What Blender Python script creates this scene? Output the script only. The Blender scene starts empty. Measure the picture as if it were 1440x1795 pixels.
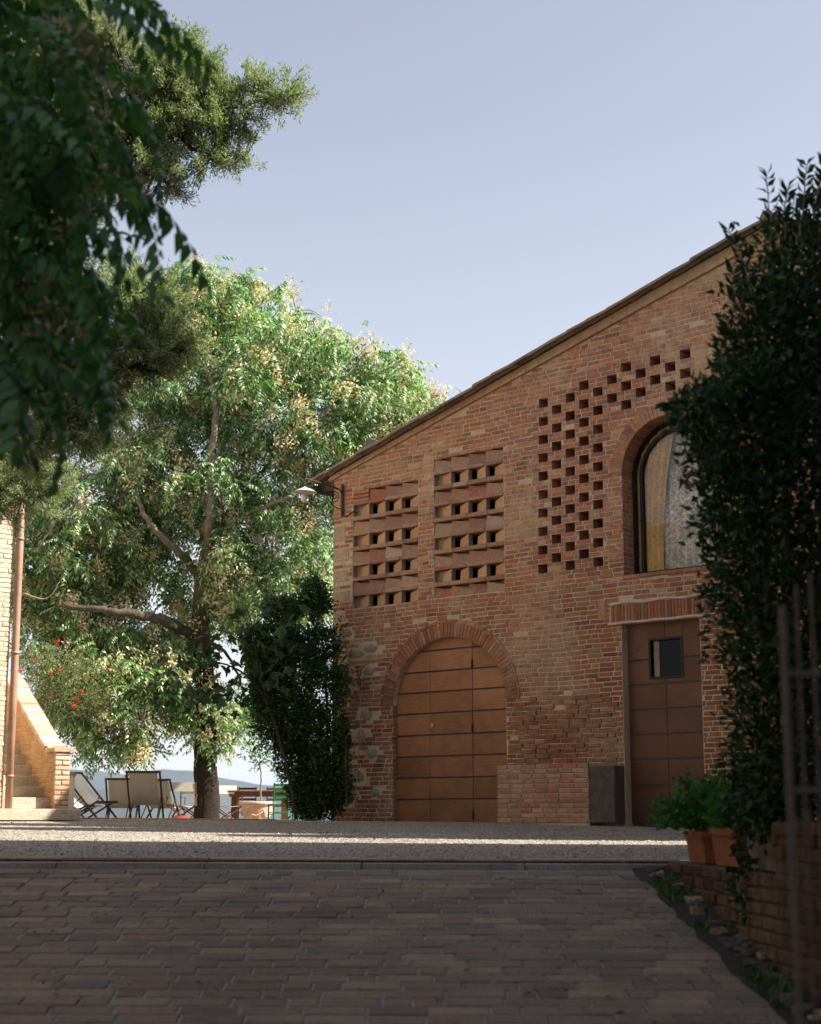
import bpy, math, random
import numpy as np
from mathutils import Vector, Matrix
from mathutils.geometry import delaunay_2d_cdt
random.seed(7); rng = np.random.default_rng(7)
S = bpy.context.scene
C = S.collection
rad = math.radians

# ------------------------------------------------------------ camera, sky, sun
F, YH, CX, CY = 2900.0, 1436.0, 720.0, 897.5          # lens geometry measured on a 1440 px wide frame
TH = math.atan((YH - CY) / F)
EYE = Vector((0, 0, .05))
cam = bpy.data.cameras.new('camera'); camo = bpy.data.objects.new('camera', cam); C.objects.link(camo)
camo.location = EYE; camo.rotation_euler = (rad(90) + TH, 0, 0)
cam.sensor_fit = 'HORIZONTAL'; cam.sensor_width = 24; cam.lens = 24 * F / 1440
cam.clip_start = .05; cam.clip_end = 30000
cam.dof.use_dof = True; cam.dof.focus_distance = 25; cam.dof.aperture_fstop = 2.3
S.camera = camo
SUN_EL, SUN_AZ = rad(41), rad(-6.5)                    # azimuth of the sun measured from +X towards +Y
sdir = Vector((math.cos(SUN_EL) * math.cos(SUN_AZ), math.cos(SUN_EL) * math.sin(SUN_AZ), math.sin(SUN_EL)))
w = bpy.data.worlds.new('World'); S.world = w; w.use_nodes = True
nt = w.node_tree; bg = nt.nodes['Background']
sk = nt.nodes.new('ShaderNodeTexSky'); sk.sky_type = 'NISHITA'; sk.sun_disc = False
sk.sun_elevation = SUN_EL; sk.sun_rotation = math.pi / 2 - SUN_AZ
sk.air_density = 1.0; sk.dust_density = 2.2; sk.ozone_density = 1.6; sk.altitude = 200
hs = nt.nodes.new('ShaderNodeHueSaturation'); hs.inputs['Saturation'].default_value = .50; hs.inputs['Hue'].default_value = .512
nt.links.new(sk.outputs[0], hs.inputs['Color']); tc = nt.nodes.new('ShaderNodeTexCoord'); sz = nt.nodes.new('ShaderNodeSeparateXYZ'); nt.links.new(tc.outputs['Generated'], sz.inputs[0])
hr = nt.nodes.new('ShaderNodeValToRGB'); hr.color_ramp.elements[0].color = (1, 1, 1, 1); hr.color_ramp.elements[0].position = 0; hr.color_ramp.elements[1].position = .40; hr.color_ramp.elements[1].color = (0, 0, 0, 1)
e_ = hr.color_ramp.elements.new(.12); e_.color = (.38, .38, .38, 1); e_ = hr.color_ramp.elements.new(.22); e_.color = (.16, .16, .16, 1)
nt.links.new(sz.outputs[2], hr.inputs[0])
hm = nt.nodes.new('ShaderNodeMix'); hm.data_type = 'RGBA'; hm.inputs[7].default_value = (5.4, 5.4, 5.3, 1); nt.links.new(hr.outputs[0], hm.inputs[0]); nt.links.new(hs.outputs[0], hm.inputs[6])
nt.links.new(hm.outputs[2], bg.inputs[0]); bg.inputs[1].default_value = .085
sl = bpy.data.lights.new('sun', 'SUN'); sl.energy = 5.0; sl.angle = rad(.53); sl.color = (1, .93, .82)
so = bpy.data.objects.new('sun', sl); C.objects.link(so)
so.rotation_euler = sdir.to_track_quat('Z', 'Y').to_euler()
S.view_settings.view_transform = 'Standard'; S.view_settings.look = 'None'
S.view_settings.exposure = 1.3; S.view_settings.gamma = 1
S.cycles.max_bounces = 8; S.cycles.transparent_max_bounces = 12; S.cycles.volume_bounces = 0

def at(px, py, Y):                                     # a place seen in direction (px, py), Y metres away
    a = (px - CX) / F; b = -(py - CY) / F
    r = Vector((a, math.cos(TH) - b * math.sin(TH), math.sin(TH) + b * math.cos(TH)))
    return EYE + r * (Y / r.y)

# ------------------------------------------------------------ materials
def new_mat(name):
    m = bpy.data.materials.new(name); m.use_nodes = True
    t = m.node_tree; b = t.nodes['Principled BSDF']
    b.inputs['Roughness'].default_value = .85
    b.inputs['Specular IOR Level'].default_value = .25
    return m, t, b
def N_(t, kind, **kw):
    n = t.nodes.new(kind)
    for k, v in kw.items():
        if k[0] == 'i' and k[1:].isdigit(): n.inputs[int(k[1:])].default_value = v
        elif k in n.inputs.keys(): n.inputs[k].default_value = v
        else: setattr(n, k, v)
    return n
def noise(t, scale, detail=4, rough=.6, vec=None, dist=0):
    n = N_(t, 'ShaderNodeTexNoise'); n.inputs['Scale'].default_value = scale
    n.inputs['Detail'].default_value = detail; n.inputs['Roughness'].default_value = rough
    n.inputs['Distortion'].default_value = dist
    if vec is None:
        vec = pos(t)
    t.links.new(vec, n.inputs['Vector']); return n.outputs['Fac']
def pos(t):
    g = N_(t, 'ShaderNodeNewGeometry'); return g.outputs['Position']
def objc(t):
    g = N_(t, 'ShaderNodeTexCoord'); return g.outputs['Object']
def ramp(t, fac, stops, interp='LINEAR'):
    r = N_(t, 'ShaderNodeValToRGB'); cr = r.color_ramp; cr.interpolation = interp
    while len(cr.elements) < len(stops): cr.elements.new(.5)
    for e, (p, c) in zip(cr.elements, stops):
        e.position = p; e.color = (*(c if hasattr(c, '__len__') else (c, c, c)), 1)
    t.links.new(fac, r.inputs[0]); return r.outputs[0]
def mix(t, a, b, fac, mode='MIX'):
    m = N_(t, 'ShaderNodeMix', data_type='RGBA', blend_type=mode)
    for s, v in ((m.inputs[6], a), (m.inputs[7], b), (m.inputs[0], fac)):
        if hasattr(v, 'links') or isinstance(v, bpy.types.NodeSocket): t.links.new(v, s)
        elif hasattr(v, '__len__'): s.default_value = (*v, 1)
        else: s.default_value = v
    return m.outputs[2]
def math_(t, op, a, b=0):
    m = N_(t, 'ShaderNodeMath', operation=op)
    for i, v in enumerate((a, b)):
        if isinstance(v, bpy.types.NodeSocket): t.links.new(v, m.inputs[i])
        else: m.inputs[i].default_value = v
    return m.outputs[0]
def rnd(t):
    o = N_(t, 'ShaderNodeObjectInfo'); g = N_(t, 'ShaderNodeNewGeometry')
    a = math_(t, 'ADD', o.outputs['Random'], g.outputs['Random Per Island'])
    return math_(t, 'FRACT', a)
def bump(t, b, h, dist=.01, strength=.6):
    n = N_(t, 'ShaderNodeBump'); n.inputs['Distance'].default_value = dist; n.inputs['Strength'].default_value = strength
    t.links.new(h, n.inputs['Height']); t.links.new(n.outputs[0], b.inputs['Normal'])

def brick_mat(name, stops, mortar=(.52, .37, .23), smear=.5, lo=.70, zone=True, stain=False):
    m, t, b = new_mat(name)
    base = ramp(t, rnd(t), stops)
    mot = ramp(t, noise(t, 22, 6, .7), [(.25, lo), (.75, 1.22)])
    col = mix(t, base, mot, 1, 'MULTIPLY')
    grit = ramp(t, noise(t, 95, 3, .7), [(.3, .72), (.7, 1.2)])
    col = mix(t, col, grit, 1, 'MULTIPLY')
    big = noise(t, .55, 3, .5); mid = noise(t, 9, 5, .65); fine = noise(t, 45, 3, .6)
    s = math_(t, 'ADD', math_(t, 'MULTIPLY', big, 1.2), math_(t, 'ADD', math_(t, 'MULTIPLY', mid, .9), math_(t, 'MULTIPLY', fine, .35)))
    mask = ramp(t, s, [(1.42 - .3 * smear - .28, 0), (min(1, 1.42 - .3 * smear + .02), .8)])
    # the ramp works on 0..1: scale the sum down first
    mask = ramp(t, math_(t, 'MULTIPLY', s, .5), [(max(0, .70 - .14 * smear - .05), 0), (.70 - .14 * smear + .12, .85)])
    col = mix(t, col, mortar, mask)
    if zone:                                           # rusty clay tint, with the low wall's shade put into the colour
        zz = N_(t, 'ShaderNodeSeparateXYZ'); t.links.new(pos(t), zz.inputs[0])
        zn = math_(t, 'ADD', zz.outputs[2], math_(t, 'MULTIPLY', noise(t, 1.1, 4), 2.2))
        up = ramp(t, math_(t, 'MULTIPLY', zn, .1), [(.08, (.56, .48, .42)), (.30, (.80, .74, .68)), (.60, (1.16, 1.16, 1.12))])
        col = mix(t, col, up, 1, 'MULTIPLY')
    if stain:                                          # old tyre marks, damp and moss, their own shapes
        st_ = ramp(t, noise(t, .8, 6, .62, dist=.6), [(.34, (.62, .66, .60)), (.5, (.95, .94, .92)), (.68, (1.12, 1.08, 1.02))])
        col = mix(t, col, st_, 1, 'MULTIPLY')
        col = mix(t, col, (.16, .15, .13), ramp(t, noise(t, 2.6, 6, .7), [(.48, 0), (.75, .6)]))
    t.links.new(col, b.inputs['Base Color'])
    bump(t, b, math_(t, 'ADD', math_(t, 'MULTIPLY', noise(t, 60, 5, .7), .6), mid), .012, .7)
    b.inputs['Roughness'].default_value = .95
    return m
BR = [(0, (.50, .215, .10)), (.14, (.44, .17, .08)), (.28, (.36, .145, .078)), (.40, (.48, .235, .125)), (.52, (.41, .18, .098)),
      (.64, (.31, .135, .082)), (.76, (.45, .22, .13)), (.87, (.22, .10, .078)), (.95, (.54, .36, .22)), (1, (.48, .18, .08))]
M = {}
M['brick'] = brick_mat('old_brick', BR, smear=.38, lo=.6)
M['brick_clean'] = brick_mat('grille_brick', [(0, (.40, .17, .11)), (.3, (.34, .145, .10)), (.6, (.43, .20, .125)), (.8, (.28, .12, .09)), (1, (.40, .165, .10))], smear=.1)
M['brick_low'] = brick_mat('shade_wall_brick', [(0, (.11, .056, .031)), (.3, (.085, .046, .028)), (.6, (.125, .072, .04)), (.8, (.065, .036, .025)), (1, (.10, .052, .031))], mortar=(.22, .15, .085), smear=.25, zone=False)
M['brick_pale'] = brick_mat('pale_brick', [(0, (.62, .34, .20)), (.3, (.60, .43, .31)), (.6, (.70, .54, .40)), (.8, (.52, .28, .17)), (1, (.64, .44, .30))], mortar=(.62, .52, .40), smear=.6, zone=False)
M['block'] = brick_mat('terracotta_block', [(0, (.42, .21, .13)), (.25, (.50, .29, .17)), (.45, (.33, .17, .12)), (.65, (.48, .32, .18)), (.82, (.36, .20, .14)), (.93, (.46, .14, .08)), (1, (.58, .50, .38))], smear=.4, zone=False)
M['brick_ochre'] = brick_mat('ochre_brick', [(0, (.50, .27, .13)), (.5, (.54, .34, .18)), (1, (.44, .23, .12))], smear=.8, zone=False)
M['tan_block'] = brick_mat('tan_block', [(0, (.60, .35, .17)), (.5, (.55, .30, .15)), (1, (.64, .40, .21))], smear=.3, zone=False)
def simple(name, col, col2=None, scale=8, rough=.8, bmp=0, spec=.25, metal=0, fine=0):
    m, t, b = new_mat(name)
    col2 = col2 or tuple(c * .6 for c in col)
    c = mix(t, col, col2, ramp(t, noise(t, scale, 6, .65), [(.32, 0), (.72, 1)]))
    if fine: c = mix(t, c, ramp(t, noise(t, fine, 3, .7), [(.3, .65), (.7, 1.25)]), 1, 'MULTIPLY')
    t.links.new(c, b.inputs['Base Color'])
    b.inputs['Roughness'].default_value = rough; b.inputs['Specular IOR Level'].default_value = spec
    b.inputs['Metallic'].default_value = metal
    if bmp: bump(t, b, noise(t, scale * 5, 5, .7), bmp, .8)
    return m
M['mortar'] = simple('lime_mortar', (.68, .52, .34), (.50, .36, .23), 6, .95, .01, fine=60)
M['mortar_pale'] = simple('pale_mortar', (.66, .56, .43), (.54, .43, .31), 6, .95, .01, fine=60)
M['rubble'] = simple('tan_stone', (.44, .34, .22), (.27, .20, .13), 9, .95, .015, fine=70)
M['tufa'] = simple('tufa_quoin', (.56, .43, .29), (.40, .30, .20), 7, .95, .015, fine=50)
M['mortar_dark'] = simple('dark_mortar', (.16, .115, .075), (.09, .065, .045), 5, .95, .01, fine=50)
M['grey_stone'] = simple('grey_plinth_stone', (.15, .122, .10), (.08, .066, .056), 8, .95, .012, fine=50)
M['kerb'] = simple('kerb_stone', (.36, .345, .32), (.23, .215, .20), 5, .9, .008, fine=60)
M['stair'] = simple('stair_stone', (.58, .50, .39), (.42, .34, .25), 6, .9, .01, fine=50)
M['plaster'] = simple('ochre_brick_face', (.56, .37, .19), (.36, .21, .11), 5, .95, .015, fine=40)
M['white'] = simple('white_plaster', (.75, .72, .66), (.6, .56, .5), 4, .9, .004)
M['iron'] = simple('wrought_iron', (.045, .036, .03), (.025, .02, .018), 14, .6, .003, .4)
M['gate'] = simple('gate_iron', (.11, .08, .06), (.06, .048, .04), 18, .55, .002, .5)
M['copper'] = simple('copper_pipe', (.42, .25, .17), (.26, .15, .10), 4, .5, .002, .5)
M['terracotta'] = simple('terracotta', (.38, .13, .045), (.26, .09, .038), 7, .85, .004, fine=50)
M['pot'] = simple('weathered_terracotta', (.72, .48, .34), (.58, .37, .26), 9, .9, .006, fine=60)
M['dark_wood'] = simple('dark_wood', (.10, .05, .03), (.05, .028, .018), 10, .6, .002)
M['table'] = simple('table_wood', (.17, .06, .03), (.10, .038, .02), 8, .6, .002)
M['canvas'] = simple('cream_canvas', (.74, .69, .60), (.62, .57, .49), 3, .9)
M['red_cloth'] = simple('red_cloth', (.30, .045, .045), (.20, .03, .03), 6, .9)
M['green_paint'] = simple('green_paint', (.015, .17, .055), (.012, .12, .04), 8, .4)
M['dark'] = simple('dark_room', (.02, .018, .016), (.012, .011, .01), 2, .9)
M['black_frame'] = simple('black_frame', (.022, .019, .02), (.012, .011, .012), 5, .4)
M['brass'] = simple('brass', (.85, .55, .25), (.7, .42, .18), 8, .4, spec=.8)
M['curtain'] = simple('gold_curtain', (.85, .58, .22), (.66, .40, .13), 3, .9, fine=30)
m, t, b = new_mat('lace_reflection_curtain'); wv = noise(t, 7, 9, .78, dist=3.5); mp = ramp(t, wv, [(.42, (.92, .90, .88)), (.50, (.62, .52, .38)), (.60, (.40, .30, .18))])
t.links.new(mix(t, mp, ramp(t, noise(t, 1.8, 3), [(.4, 1.15), (.62, .6)]), 1, 'MULTIPLY'), b.inputs['Base Color']); M['lace_reflection'] = m  # pale sky and twig reflection of the pane put into the colour
M['dry_twig'] = simple('dry_twig', (.30, .23, .16), (.17, .13, .09), 12, .9)
M['bark'] = simple('rough_bark', (.10, .07, .048), (.04, .028, .02), 7, .95, .04, fine=40)
m, t, b = new_mat('tree_bark'); sp = N_(t, 'ShaderNodeSeparateXYZ'); t.links.new(pos(t), sp.inputs[0])
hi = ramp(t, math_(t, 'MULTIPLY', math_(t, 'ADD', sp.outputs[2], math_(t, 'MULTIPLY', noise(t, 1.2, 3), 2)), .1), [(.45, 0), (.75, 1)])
c = mix(t, (.030, .021, .015), (.27, .225, .165), hi); c = mix(t, c, ramp(t, noise(t, 9, 6, .7), [(.3, .5), (.7, 1.3)]), 1, 'MULTIPLY')  # low trunk kept dark: shade under the crown put into the bark colour
t.links.new(c, b.inputs['Base Color']); bump(t, b, noise(t, 22, 5, .7), .04, .9); b.inputs['Roughness'].default_value = .95; M['tree_bark'] = m
M['pale_bark'] = simple('pale_bark', (.34, .28, .21), (.17, .13, .095), 6, .95, .02, fine=40)
M['glass_bulb'] = simple('opal_globe', (.80, .76, .68), (.72, .68, .6), 3, .25, spec=.5)
M['enamel'] = simple('enamel_shade', (.55, .52, .47), (.42, .36, .30), 6, .5)
M['tile'] = brick_mat('roof_tile', [(0, (.36, .19, .11)), (.3, (.28, .16, .11)), (.6, (.42, .26, .17)), (.8, (.22, .15, .11)), (1, (.36, .24, .17))], mortar=(.26, .22, .16), smear=.6, zone=False)
M['rake'] = brick_mat('rake_brick', [(0, (.54, .32, .17)), (.5, (.48, .26, .14)), (1, (.58, .36, .20))], smear=.7, zone=False)
M['soffit'] = simple('dark_eaves', (.13, .085, .058), (.07, .048, .035), 8, .9)

def wood_door(name, a, b_, c_):
    m, t, b = new_mat(name)
    r = rnd(t)
    col = ramp(t, r, [(0, a), (.5, b_), (1, c_)])
    mp = N_(t, 'ShaderNodeMapping'); mp.inputs['Scale'].default_value = (2, 2, 22); t.links.new(objc(t), mp.inputs[0])
    g = noise(t, 3, 6, .6, mp.outputs[0], .4)
    col = mix(t, col, ramp(t, g, [(.3, .78), (.7, 1.18)]), 1, 'MULTIPLY')
    st = ramp(t, noise(t, 1.6, 4), [(.4, 1.08), (.75, .72)])
    col = mix(t, col, st, 1, 'MULTIPLY')
    col = mix(t, col, ramp(t, noise(t, 120, 2), [(.3, .8), (.7, 1.15)]), 1, 'MULTIPLY')
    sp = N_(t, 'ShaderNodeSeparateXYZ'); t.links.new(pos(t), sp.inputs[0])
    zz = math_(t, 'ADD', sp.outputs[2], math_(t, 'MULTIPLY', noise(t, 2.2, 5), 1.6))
    col = mix(t, col, ramp(t, math_(t, 'MULTIPLY', zz, .25), [(.12, .50), (.42, .80), (.72, 1.08)]), 1, 'MULTIPLY')   # shade towards the door foot put into the wood colour
    t.links.new(col, b.inputs['Base Color']); b.inputs['Roughness'].default_value = .55
    bump(t, b, g, .002, .5); return m
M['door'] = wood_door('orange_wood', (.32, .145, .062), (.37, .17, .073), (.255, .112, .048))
M['door_strip'] = simple('door_strip', (.13, .085, .075), (.08, .052, .047), 8, .4)
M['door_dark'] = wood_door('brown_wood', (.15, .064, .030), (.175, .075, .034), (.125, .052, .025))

def leaf_mat(name, stops, trans=.35, rough=.5, spec=.35, hue=None):
    m, t, b = new_mat(name)
    col = ramp(t, rnd(t), stops)
    col = mix(t, col, ramp(t, noise(t, 1.3, 3), [(.3, .75), (.7, 1.2)]), 1, 'MULTIPLY')
    t.links.new(col, b.inputs['Base Color']); b.inputs['Roughness'].default_value = rough
    b.inputs['Specular IOR Level'].default_value = spec
    tr = N_(t, 'ShaderNodeBsdfTranslucent')
    t.links.new(mix(t, col, (1.0, 1.25, .5), 1, 'MULTIPLY'), tr.inputs[0])
    ms = N_(t, 'ShaderNodeMixShader'); ms.inputs[0].default_value = trans
    t.links.new(b.outputs[0], ms.inputs[1]); t.links.new(tr.outputs[0], ms.inputs[2])
    t.links.new(ms.outputs[0], t.nodes['Material Output'].inputs[0]); return m
M['leaf_tree'] = leaf_mat('tree_leaf', [(0, (.04, .13, .04)), (.35, (.09, .23, .07)), (.6, (.24, .38, .17)), (.85, (.55, .60, .38)), (1, (.72, .68, .52))], .35, .45, .5)
M['seed'] = leaf_mat('seed_cluster', [(0, (.68, .50, .36)), (.5, (.80, .66, .52)), (1, (.60, .38, .23))], .3, .8, .1)
M['leaf_near'] = leaf_mat('near_leaf', [(0, (.032, .10, .030)), (.5, (.055, .16, .045)), (1, (.10, .24, .055))], .35, .38, .5)
M['seed_dry'] = leaf_mat('dry_seed', [(0, (.40, .30, .20)), (.5, (.48, .37, .26)), (1, (.32, .21, .13))], .25, .8, .1)
M['conifer'] = leaf_mat('conifer_leaf', [(0, (.13, .18, .085)), (.5, (.24, .30, .15)), (.8, (.38, .38, .24)), (1, (.46, .40, .30))], .35, .7, .15)
M['cone'] = simple('brown_cone', (.20, .09, .045), (.12, .06, .035), 20, .9)
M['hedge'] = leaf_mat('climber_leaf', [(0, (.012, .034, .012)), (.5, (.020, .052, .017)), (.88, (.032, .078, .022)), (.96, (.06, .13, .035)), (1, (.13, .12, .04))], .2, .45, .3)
M['shrub'] = leaf_mat('shrub_leaf', [(0, (.022, .055, .018)), (.5, (.045, .10, .028)), (.88, (.075, .15, .04)), (1, (.16, .26, .08))], .25, .4, .4)
M['fig'] = leaf_mat('fig_leaf', [(0, (.035, .06, .035)), (.5, (.05, .09, .045)), (1, (.07, .11, .055))], .25, .6, .3)
M['geranium'] = leaf_mat('geranium_leaf', [(0, (.035, .12, .025)), (.5, (.05, .17, .035)), (1, (.08, .22, .05))], .3, .55, .2)
M['grey_leaf'] = leaf_mat('grey_green_leaf', [(0, (.12, .16, .07)), (.5, (.17, .20, .10)), (1, (.22, .20, .12))], .3, .7, .15)
M['red_flower'] = leaf_mat('red_petal', [(0, (.60, .03, .03)), (1, (.70, .05, .05))], .3, .6, .2)

# ------------------------------------------------------------ mesh helpers
def link(name, me, mat, parent=None, loc=None):
    o = bpy.data.objects.new(name, me); C.objects.link(o)
    if mat is not None and len(me.materials) == 0:
        for x in (mat if isinstance(mat, (list, tuple)) else [mat]): me.materials.append(x)
    if parent is not None: o.parent = parent
    if loc is not None: o.location = loc
    return o
class MB:
    def __init__(s): s.v = []; s.f = []; s.mi = []
    def add(s, vs, fs, mi=0):
        n = len(s.v); s.v += [tuple(v) for v in vs]; s.f += [tuple(i + n for i in f) for f in fs]; s.mi += [mi] * len(fs)
    def box(s, c, sz, R=None, mi=0, j=0):
        c = Vector(c); vs = []
        for x in (-.5, .5):
            for y in (-.5, .5):
                for z in (-.5, .5):
                    p = Vector((x * sz[0] + random.uniform(-j, j), y * sz[1] + random.uniform(-j, j), z * sz[2] + random.uniform(-j, j)))
                    vs.append(c + (R @ p if R is not None else p))
        s.add(vs, [(0, 1, 3, 2), (4, 6, 7, 5), (0, 4, 5, 1), (2, 3, 7, 6), (0, 2, 6, 4), (1, 5, 7, 3)], mi)
    def tube(s, pts, rs, n=8, mi=0, cap=True):
        pts = [Vector(p) for p in pts]
        if not hasattr(rs, '__len__'): rs = [rs] * len(pts)
        a0 = None; vs = []
        for i, p in enumerate(pts):
            d = (pts[min(i + 1, len(pts) - 1)] - pts[max(i - 1, 0)])
            if d.length < 1e-7: d = Vector((0, 0, 1))
            d.normalize()
            if a0 is None: a0 = d.orthogonal().normalized()
            a0 = (a0 - d * a0.dot(d))
            a0 = a0.normalized() if a0.length > 1e-5 else d.orthogonal().normalized()
            b0 = d.cross(a0)
            for k in range(n):
                t = 2 * math.pi * k / n
                vs.append(p + (a0 * math.cos(t) + b0 * math.sin(t)) * rs[i])
        fs = [(i * n + k, i * n + (k + 1) % n, (i + 1) * n + (k + 1) % n, (i + 1) * n + k) for i in range(len(pts) - 1) for k in range(n)]
        if cap: fs += [tuple(range(n - 1, -1, -1)), tuple((len(pts) - 1) * n + k for k in range(n))]
        s.add(vs, fs, mi)
    def lathe(s, prof, n=24, c=(0, 0, 0), mi=0):
        vs = [(c[0] + r * math.cos(2 * math.pi * k / n), c[1] + r * math.sin(2 * math.pi * k / n), c[2] + z) for r, z in prof for k in range(n)]
        s.add(vs, [(i * n + k, i * n + (k + 1) % n, (i + 1) * n + (k + 1) % n, (i + 1) * n + k) for i in range(len(prof) - 1) for k in range(n)], mi)
    def mesh(s, name, smooth=False):
        me = bpy.data.meshes.new(name); me.from_pydata(s.v, [], s.f)
        if any(s.mi): me.polygons.foreach_set('material_index', s.mi)
        if smooth: me.polygons.foreach_set('use_smooth', [True] * len(me.polygons))
        me.update(); return me
    def build(s, name, mat, parent=None, smooth=False, loc=None): return link(name, s.mesh(name, smooth), mat, parent, loc)
def tag(o, label=None, cat=None, group=None, kind=None):
    for k, v in (('label', label), ('category', cat), ('group', group), ('kind', kind)):
        if v: o[k] = v
    return o
def empty(name, loc=(0, 0, 0), rz=0):
    o = bpy.data.objects.new(name, None); C.objects.link(o); o.location = loc; o.rotation_euler = (0, 0, rz); o.empty_display_size = .1
    return o
def copy_tree(o, parent=None):
    c = o.copy(); C.objects.link(c); c.parent = parent
    for ch in list(o.children): copy_tree(ch, c)
    return c
def np_mesh(name, V, faces_n, mat, parent=None, mi=None):
    """V (K,3) laid out so that each face has faces_n consecutive vertices given by index array"""
    idx = faces_n
    me = bpy.data.meshes.new(name)
    me.vertices.add(len(V)); me.vertices.foreach_set('co', np.ascontiguousarray(V, dtype=np.float32).ravel())
    k = idx.shape[1]; me.loops.add(idx.size); me.loops.foreach_set('vertex_index', idx.astype(np.int32).ravel())
    me.polygons.add(len(idx)); me.polygons.foreach_set('loop_start', np.arange(0, idx.size, k, dtype=np.int32))
    me.polygons.foreach_set('loop_total', np.full(len(idx), k, dtype=np.int32))
    me.update(calc_edges=True); me.validate()
    return link(name, me, mat, parent)
def unit(a): return a / (np.linalg.norm(a, axis=-1, keepdims=True) + 1e-9)
def leaves(P, D, L, W, up=None, fold=.25):
    """pointed leaves: base P, direction D, length L, width W; 5 verts, 3 faces (tri fan as quads+tip)"""
    n = len(P); D = unit(D)
    if up is None: up = unit(rng.normal(size=(n, 3)))
    B = unit(np.cross(D, up)); Nn = np.cross(B, D)
    L = np.broadcast_to(np.asarray(L, float).reshape(-1, 1), (n, 1)); W = np.broadcast_to(np.asarray(W, float).reshape(-1, 1), (n, 1))
    v0 = P; v1 = P + D * L * .42 + B * W * .5 + Nn * W * fold; v2 = P + D * L - Nn * L * .12; v3 = P + D * L * .42 - B * W * .5 + Nn * W * fold
    vm = P + D * L * .5
    V = np.stack([v0, v1, v2, v3, vm], 1)
    f = np.array([[0, 1, 4], [1, 2, 4], [0, 4, 3], [4, 2, 3]])
    idx = (f[None] + (np.arange(n) * 5)[:, None, None]).reshape(-1, 3)
    return V.reshape(-1, 3), idx
def compound(L=.5, pairs=7, ll=.12, lw=.036, droop=.35, seed=0):
    """verts and tris of one pinnate leaf along +x, drooping to -z"""
    r = np.random.default_rng(seed); Vs = []; Fs = []; n = 0
    def rach(t): return np.array([L * t, 0, -droop * L * t * t])
    for i in range(pairs * 2 + 1):
        if i == pairs * 2: t = 1.0; side = 0
        else: t = .22 + .76 * (i // 2) / (pairs - .6); side = 1 if i % 2 else -1
        p = rach(t); s = (1 - .35 * t) * r.uniform(.85, 1.12)
        ang = side * rad(r.uniform(50, 68)); d = np.array([math.cos(ang), math.sin(ang), -.55 - r.uniform(0, .35)]); d /= np.linalg.norm(d)
        up = np.array([0, 0, 1.0]); b = np.cross(d, up); b /= np.linalg.norm(b); q = np.cross(b, d)
        l, w = ll * s, lw * s
        pts = [p, p + d * l * .3 + b * w * .5 + q * w * .15, p + d * l * .62 + b * w * .38 + q * w * .1, p + d * l - q * l * .1,
               p + d * l * .62 - b * w * .38 + q * w * .1, p + d * l * .3 - b * w * .5 + q * w * .15]
        Vs += pts; Fs += [(n, n + 1, n + 5), (n + 1, n + 2, n + 4), (n + 1, n + 4, n + 5), (n + 2, n + 3, n + 4)]; n += 6
    return np.array(Vs), np.array(Fs)
def frames(D, roll=None):
    """rotation matrices whose x axis is D and z axis as near up as it can be"""
    D = unit(D); up = np.tile(np.array([0, 0, 1.0]), (len(D), 1))
    Y = np.cross(up, D); bad = np.linalg.norm(Y, axis=1) < .05; Y[bad] = np.array([0, 1.0, 0]); Y = unit(Y); Z = np.cross(D, Y)
    if roll is not None:
        c, s = np.cos(roll)[:, None], np.sin(roll)[:, None]; Y, Z = Y * c + Z * s, Z * c - Y * s
    return np.stack([D, Y, Z], 2)
def scatter(tmpl, P, R, s):
    V, Fc = tmpl
    W = np.einsum('nij,kj->nki', R, V) * np.asarray(s).reshape(-1, 1, 1) + P[:, None, :]
    idx = (Fc[None] + (np.arange(len(P)) * len(V))[:, None, None]).reshape(-1, Fc.shape[1])
    return W.reshape(-1, 3), idx
def curve_pts(pts, per=6, wob=0):
    pts = [Vector(p) for p in pts]; out = []
    for i in range(len(pts) - 1):
        p0, p1, p2, p3 = pts[max(i - 1, 0)], pts[i], pts[i + 1], pts[min(i + 2, len(pts) - 1)]
        for k in range(per):
            t = k / per
            q = .5 * ((2 * p1) + (p2 - p0) * t + (2 * p0 - 5 * p1 + 4 * p2 - p3) * t * t + (3 * p1 - p0 - 3 * p2 + p3) * t ** 3)
            out.append(q + Vector((random.uniform(-wob, wob), random.uniform(-wob, wob), random.uniform(-wob, wob))))
    out.append(pts[-1]); return out

# ------------------------------------------------------------ ground
def sstep(a, b, x):
    t = min(1, max(0, (x - a) / (b - a))); return t * t * (3 - 2 * t)
def ground_z(x, y):
    if y < 12.3:
        z = -.30 - .154 * (12.2 - y)
        if y < 7.2: z = -1.07 - .154 * 1.2 * (1 - math.exp(-(7.2 - y) / 1.2))
    elif y < 27: z = -.24 + .24 * ((y - 12.3) / 14.7) ** 1.6
    else: z = 0
    z -= (.003 + .005 * sstep(16, 26, y)) * x * (1 - sstep(60, 80, y))
    if y > 29.5: z -= .14 * sstep(29.5, 33, y)
    return z
DRAIN = 12.2
def sheet(x0, x1, y0, y1, nx, ny, dz=0, fn=ground_z, jit=0):
    m = MB(); vs = []
    for j in range(ny + 1):
        for i in range(nx + 1):
            x = x0 + (x1 - x0) * i / nx; y = y0 + (y1 - y0) * j / ny
            vs.append((x, y, fn(x, y) + dz + random.uniform(-jit, jit)))
    m.add(vs, [(j * (nx + 1) + i, j * (nx + 1) + i + 1, (j + 1) * (nx + 1) + i + 1, (j + 1) * (nx + 1) + i) for j in range(ny) for i in range(nx)])
    return m
m, t, b = new_mat('gravel')
g = noise(t, 55, 4, .8); c = ramp(t, g, [(.3, (.19, .16, .13)), (.5, (.32, .28, .235)), (.7, (.46, .41, .345))])
c = mix(t, c, ramp(t, noise(t, .45, 5, .6), [(.35, .68), (.65, 1.12)]), 1, 'MULTIPLY')
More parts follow.
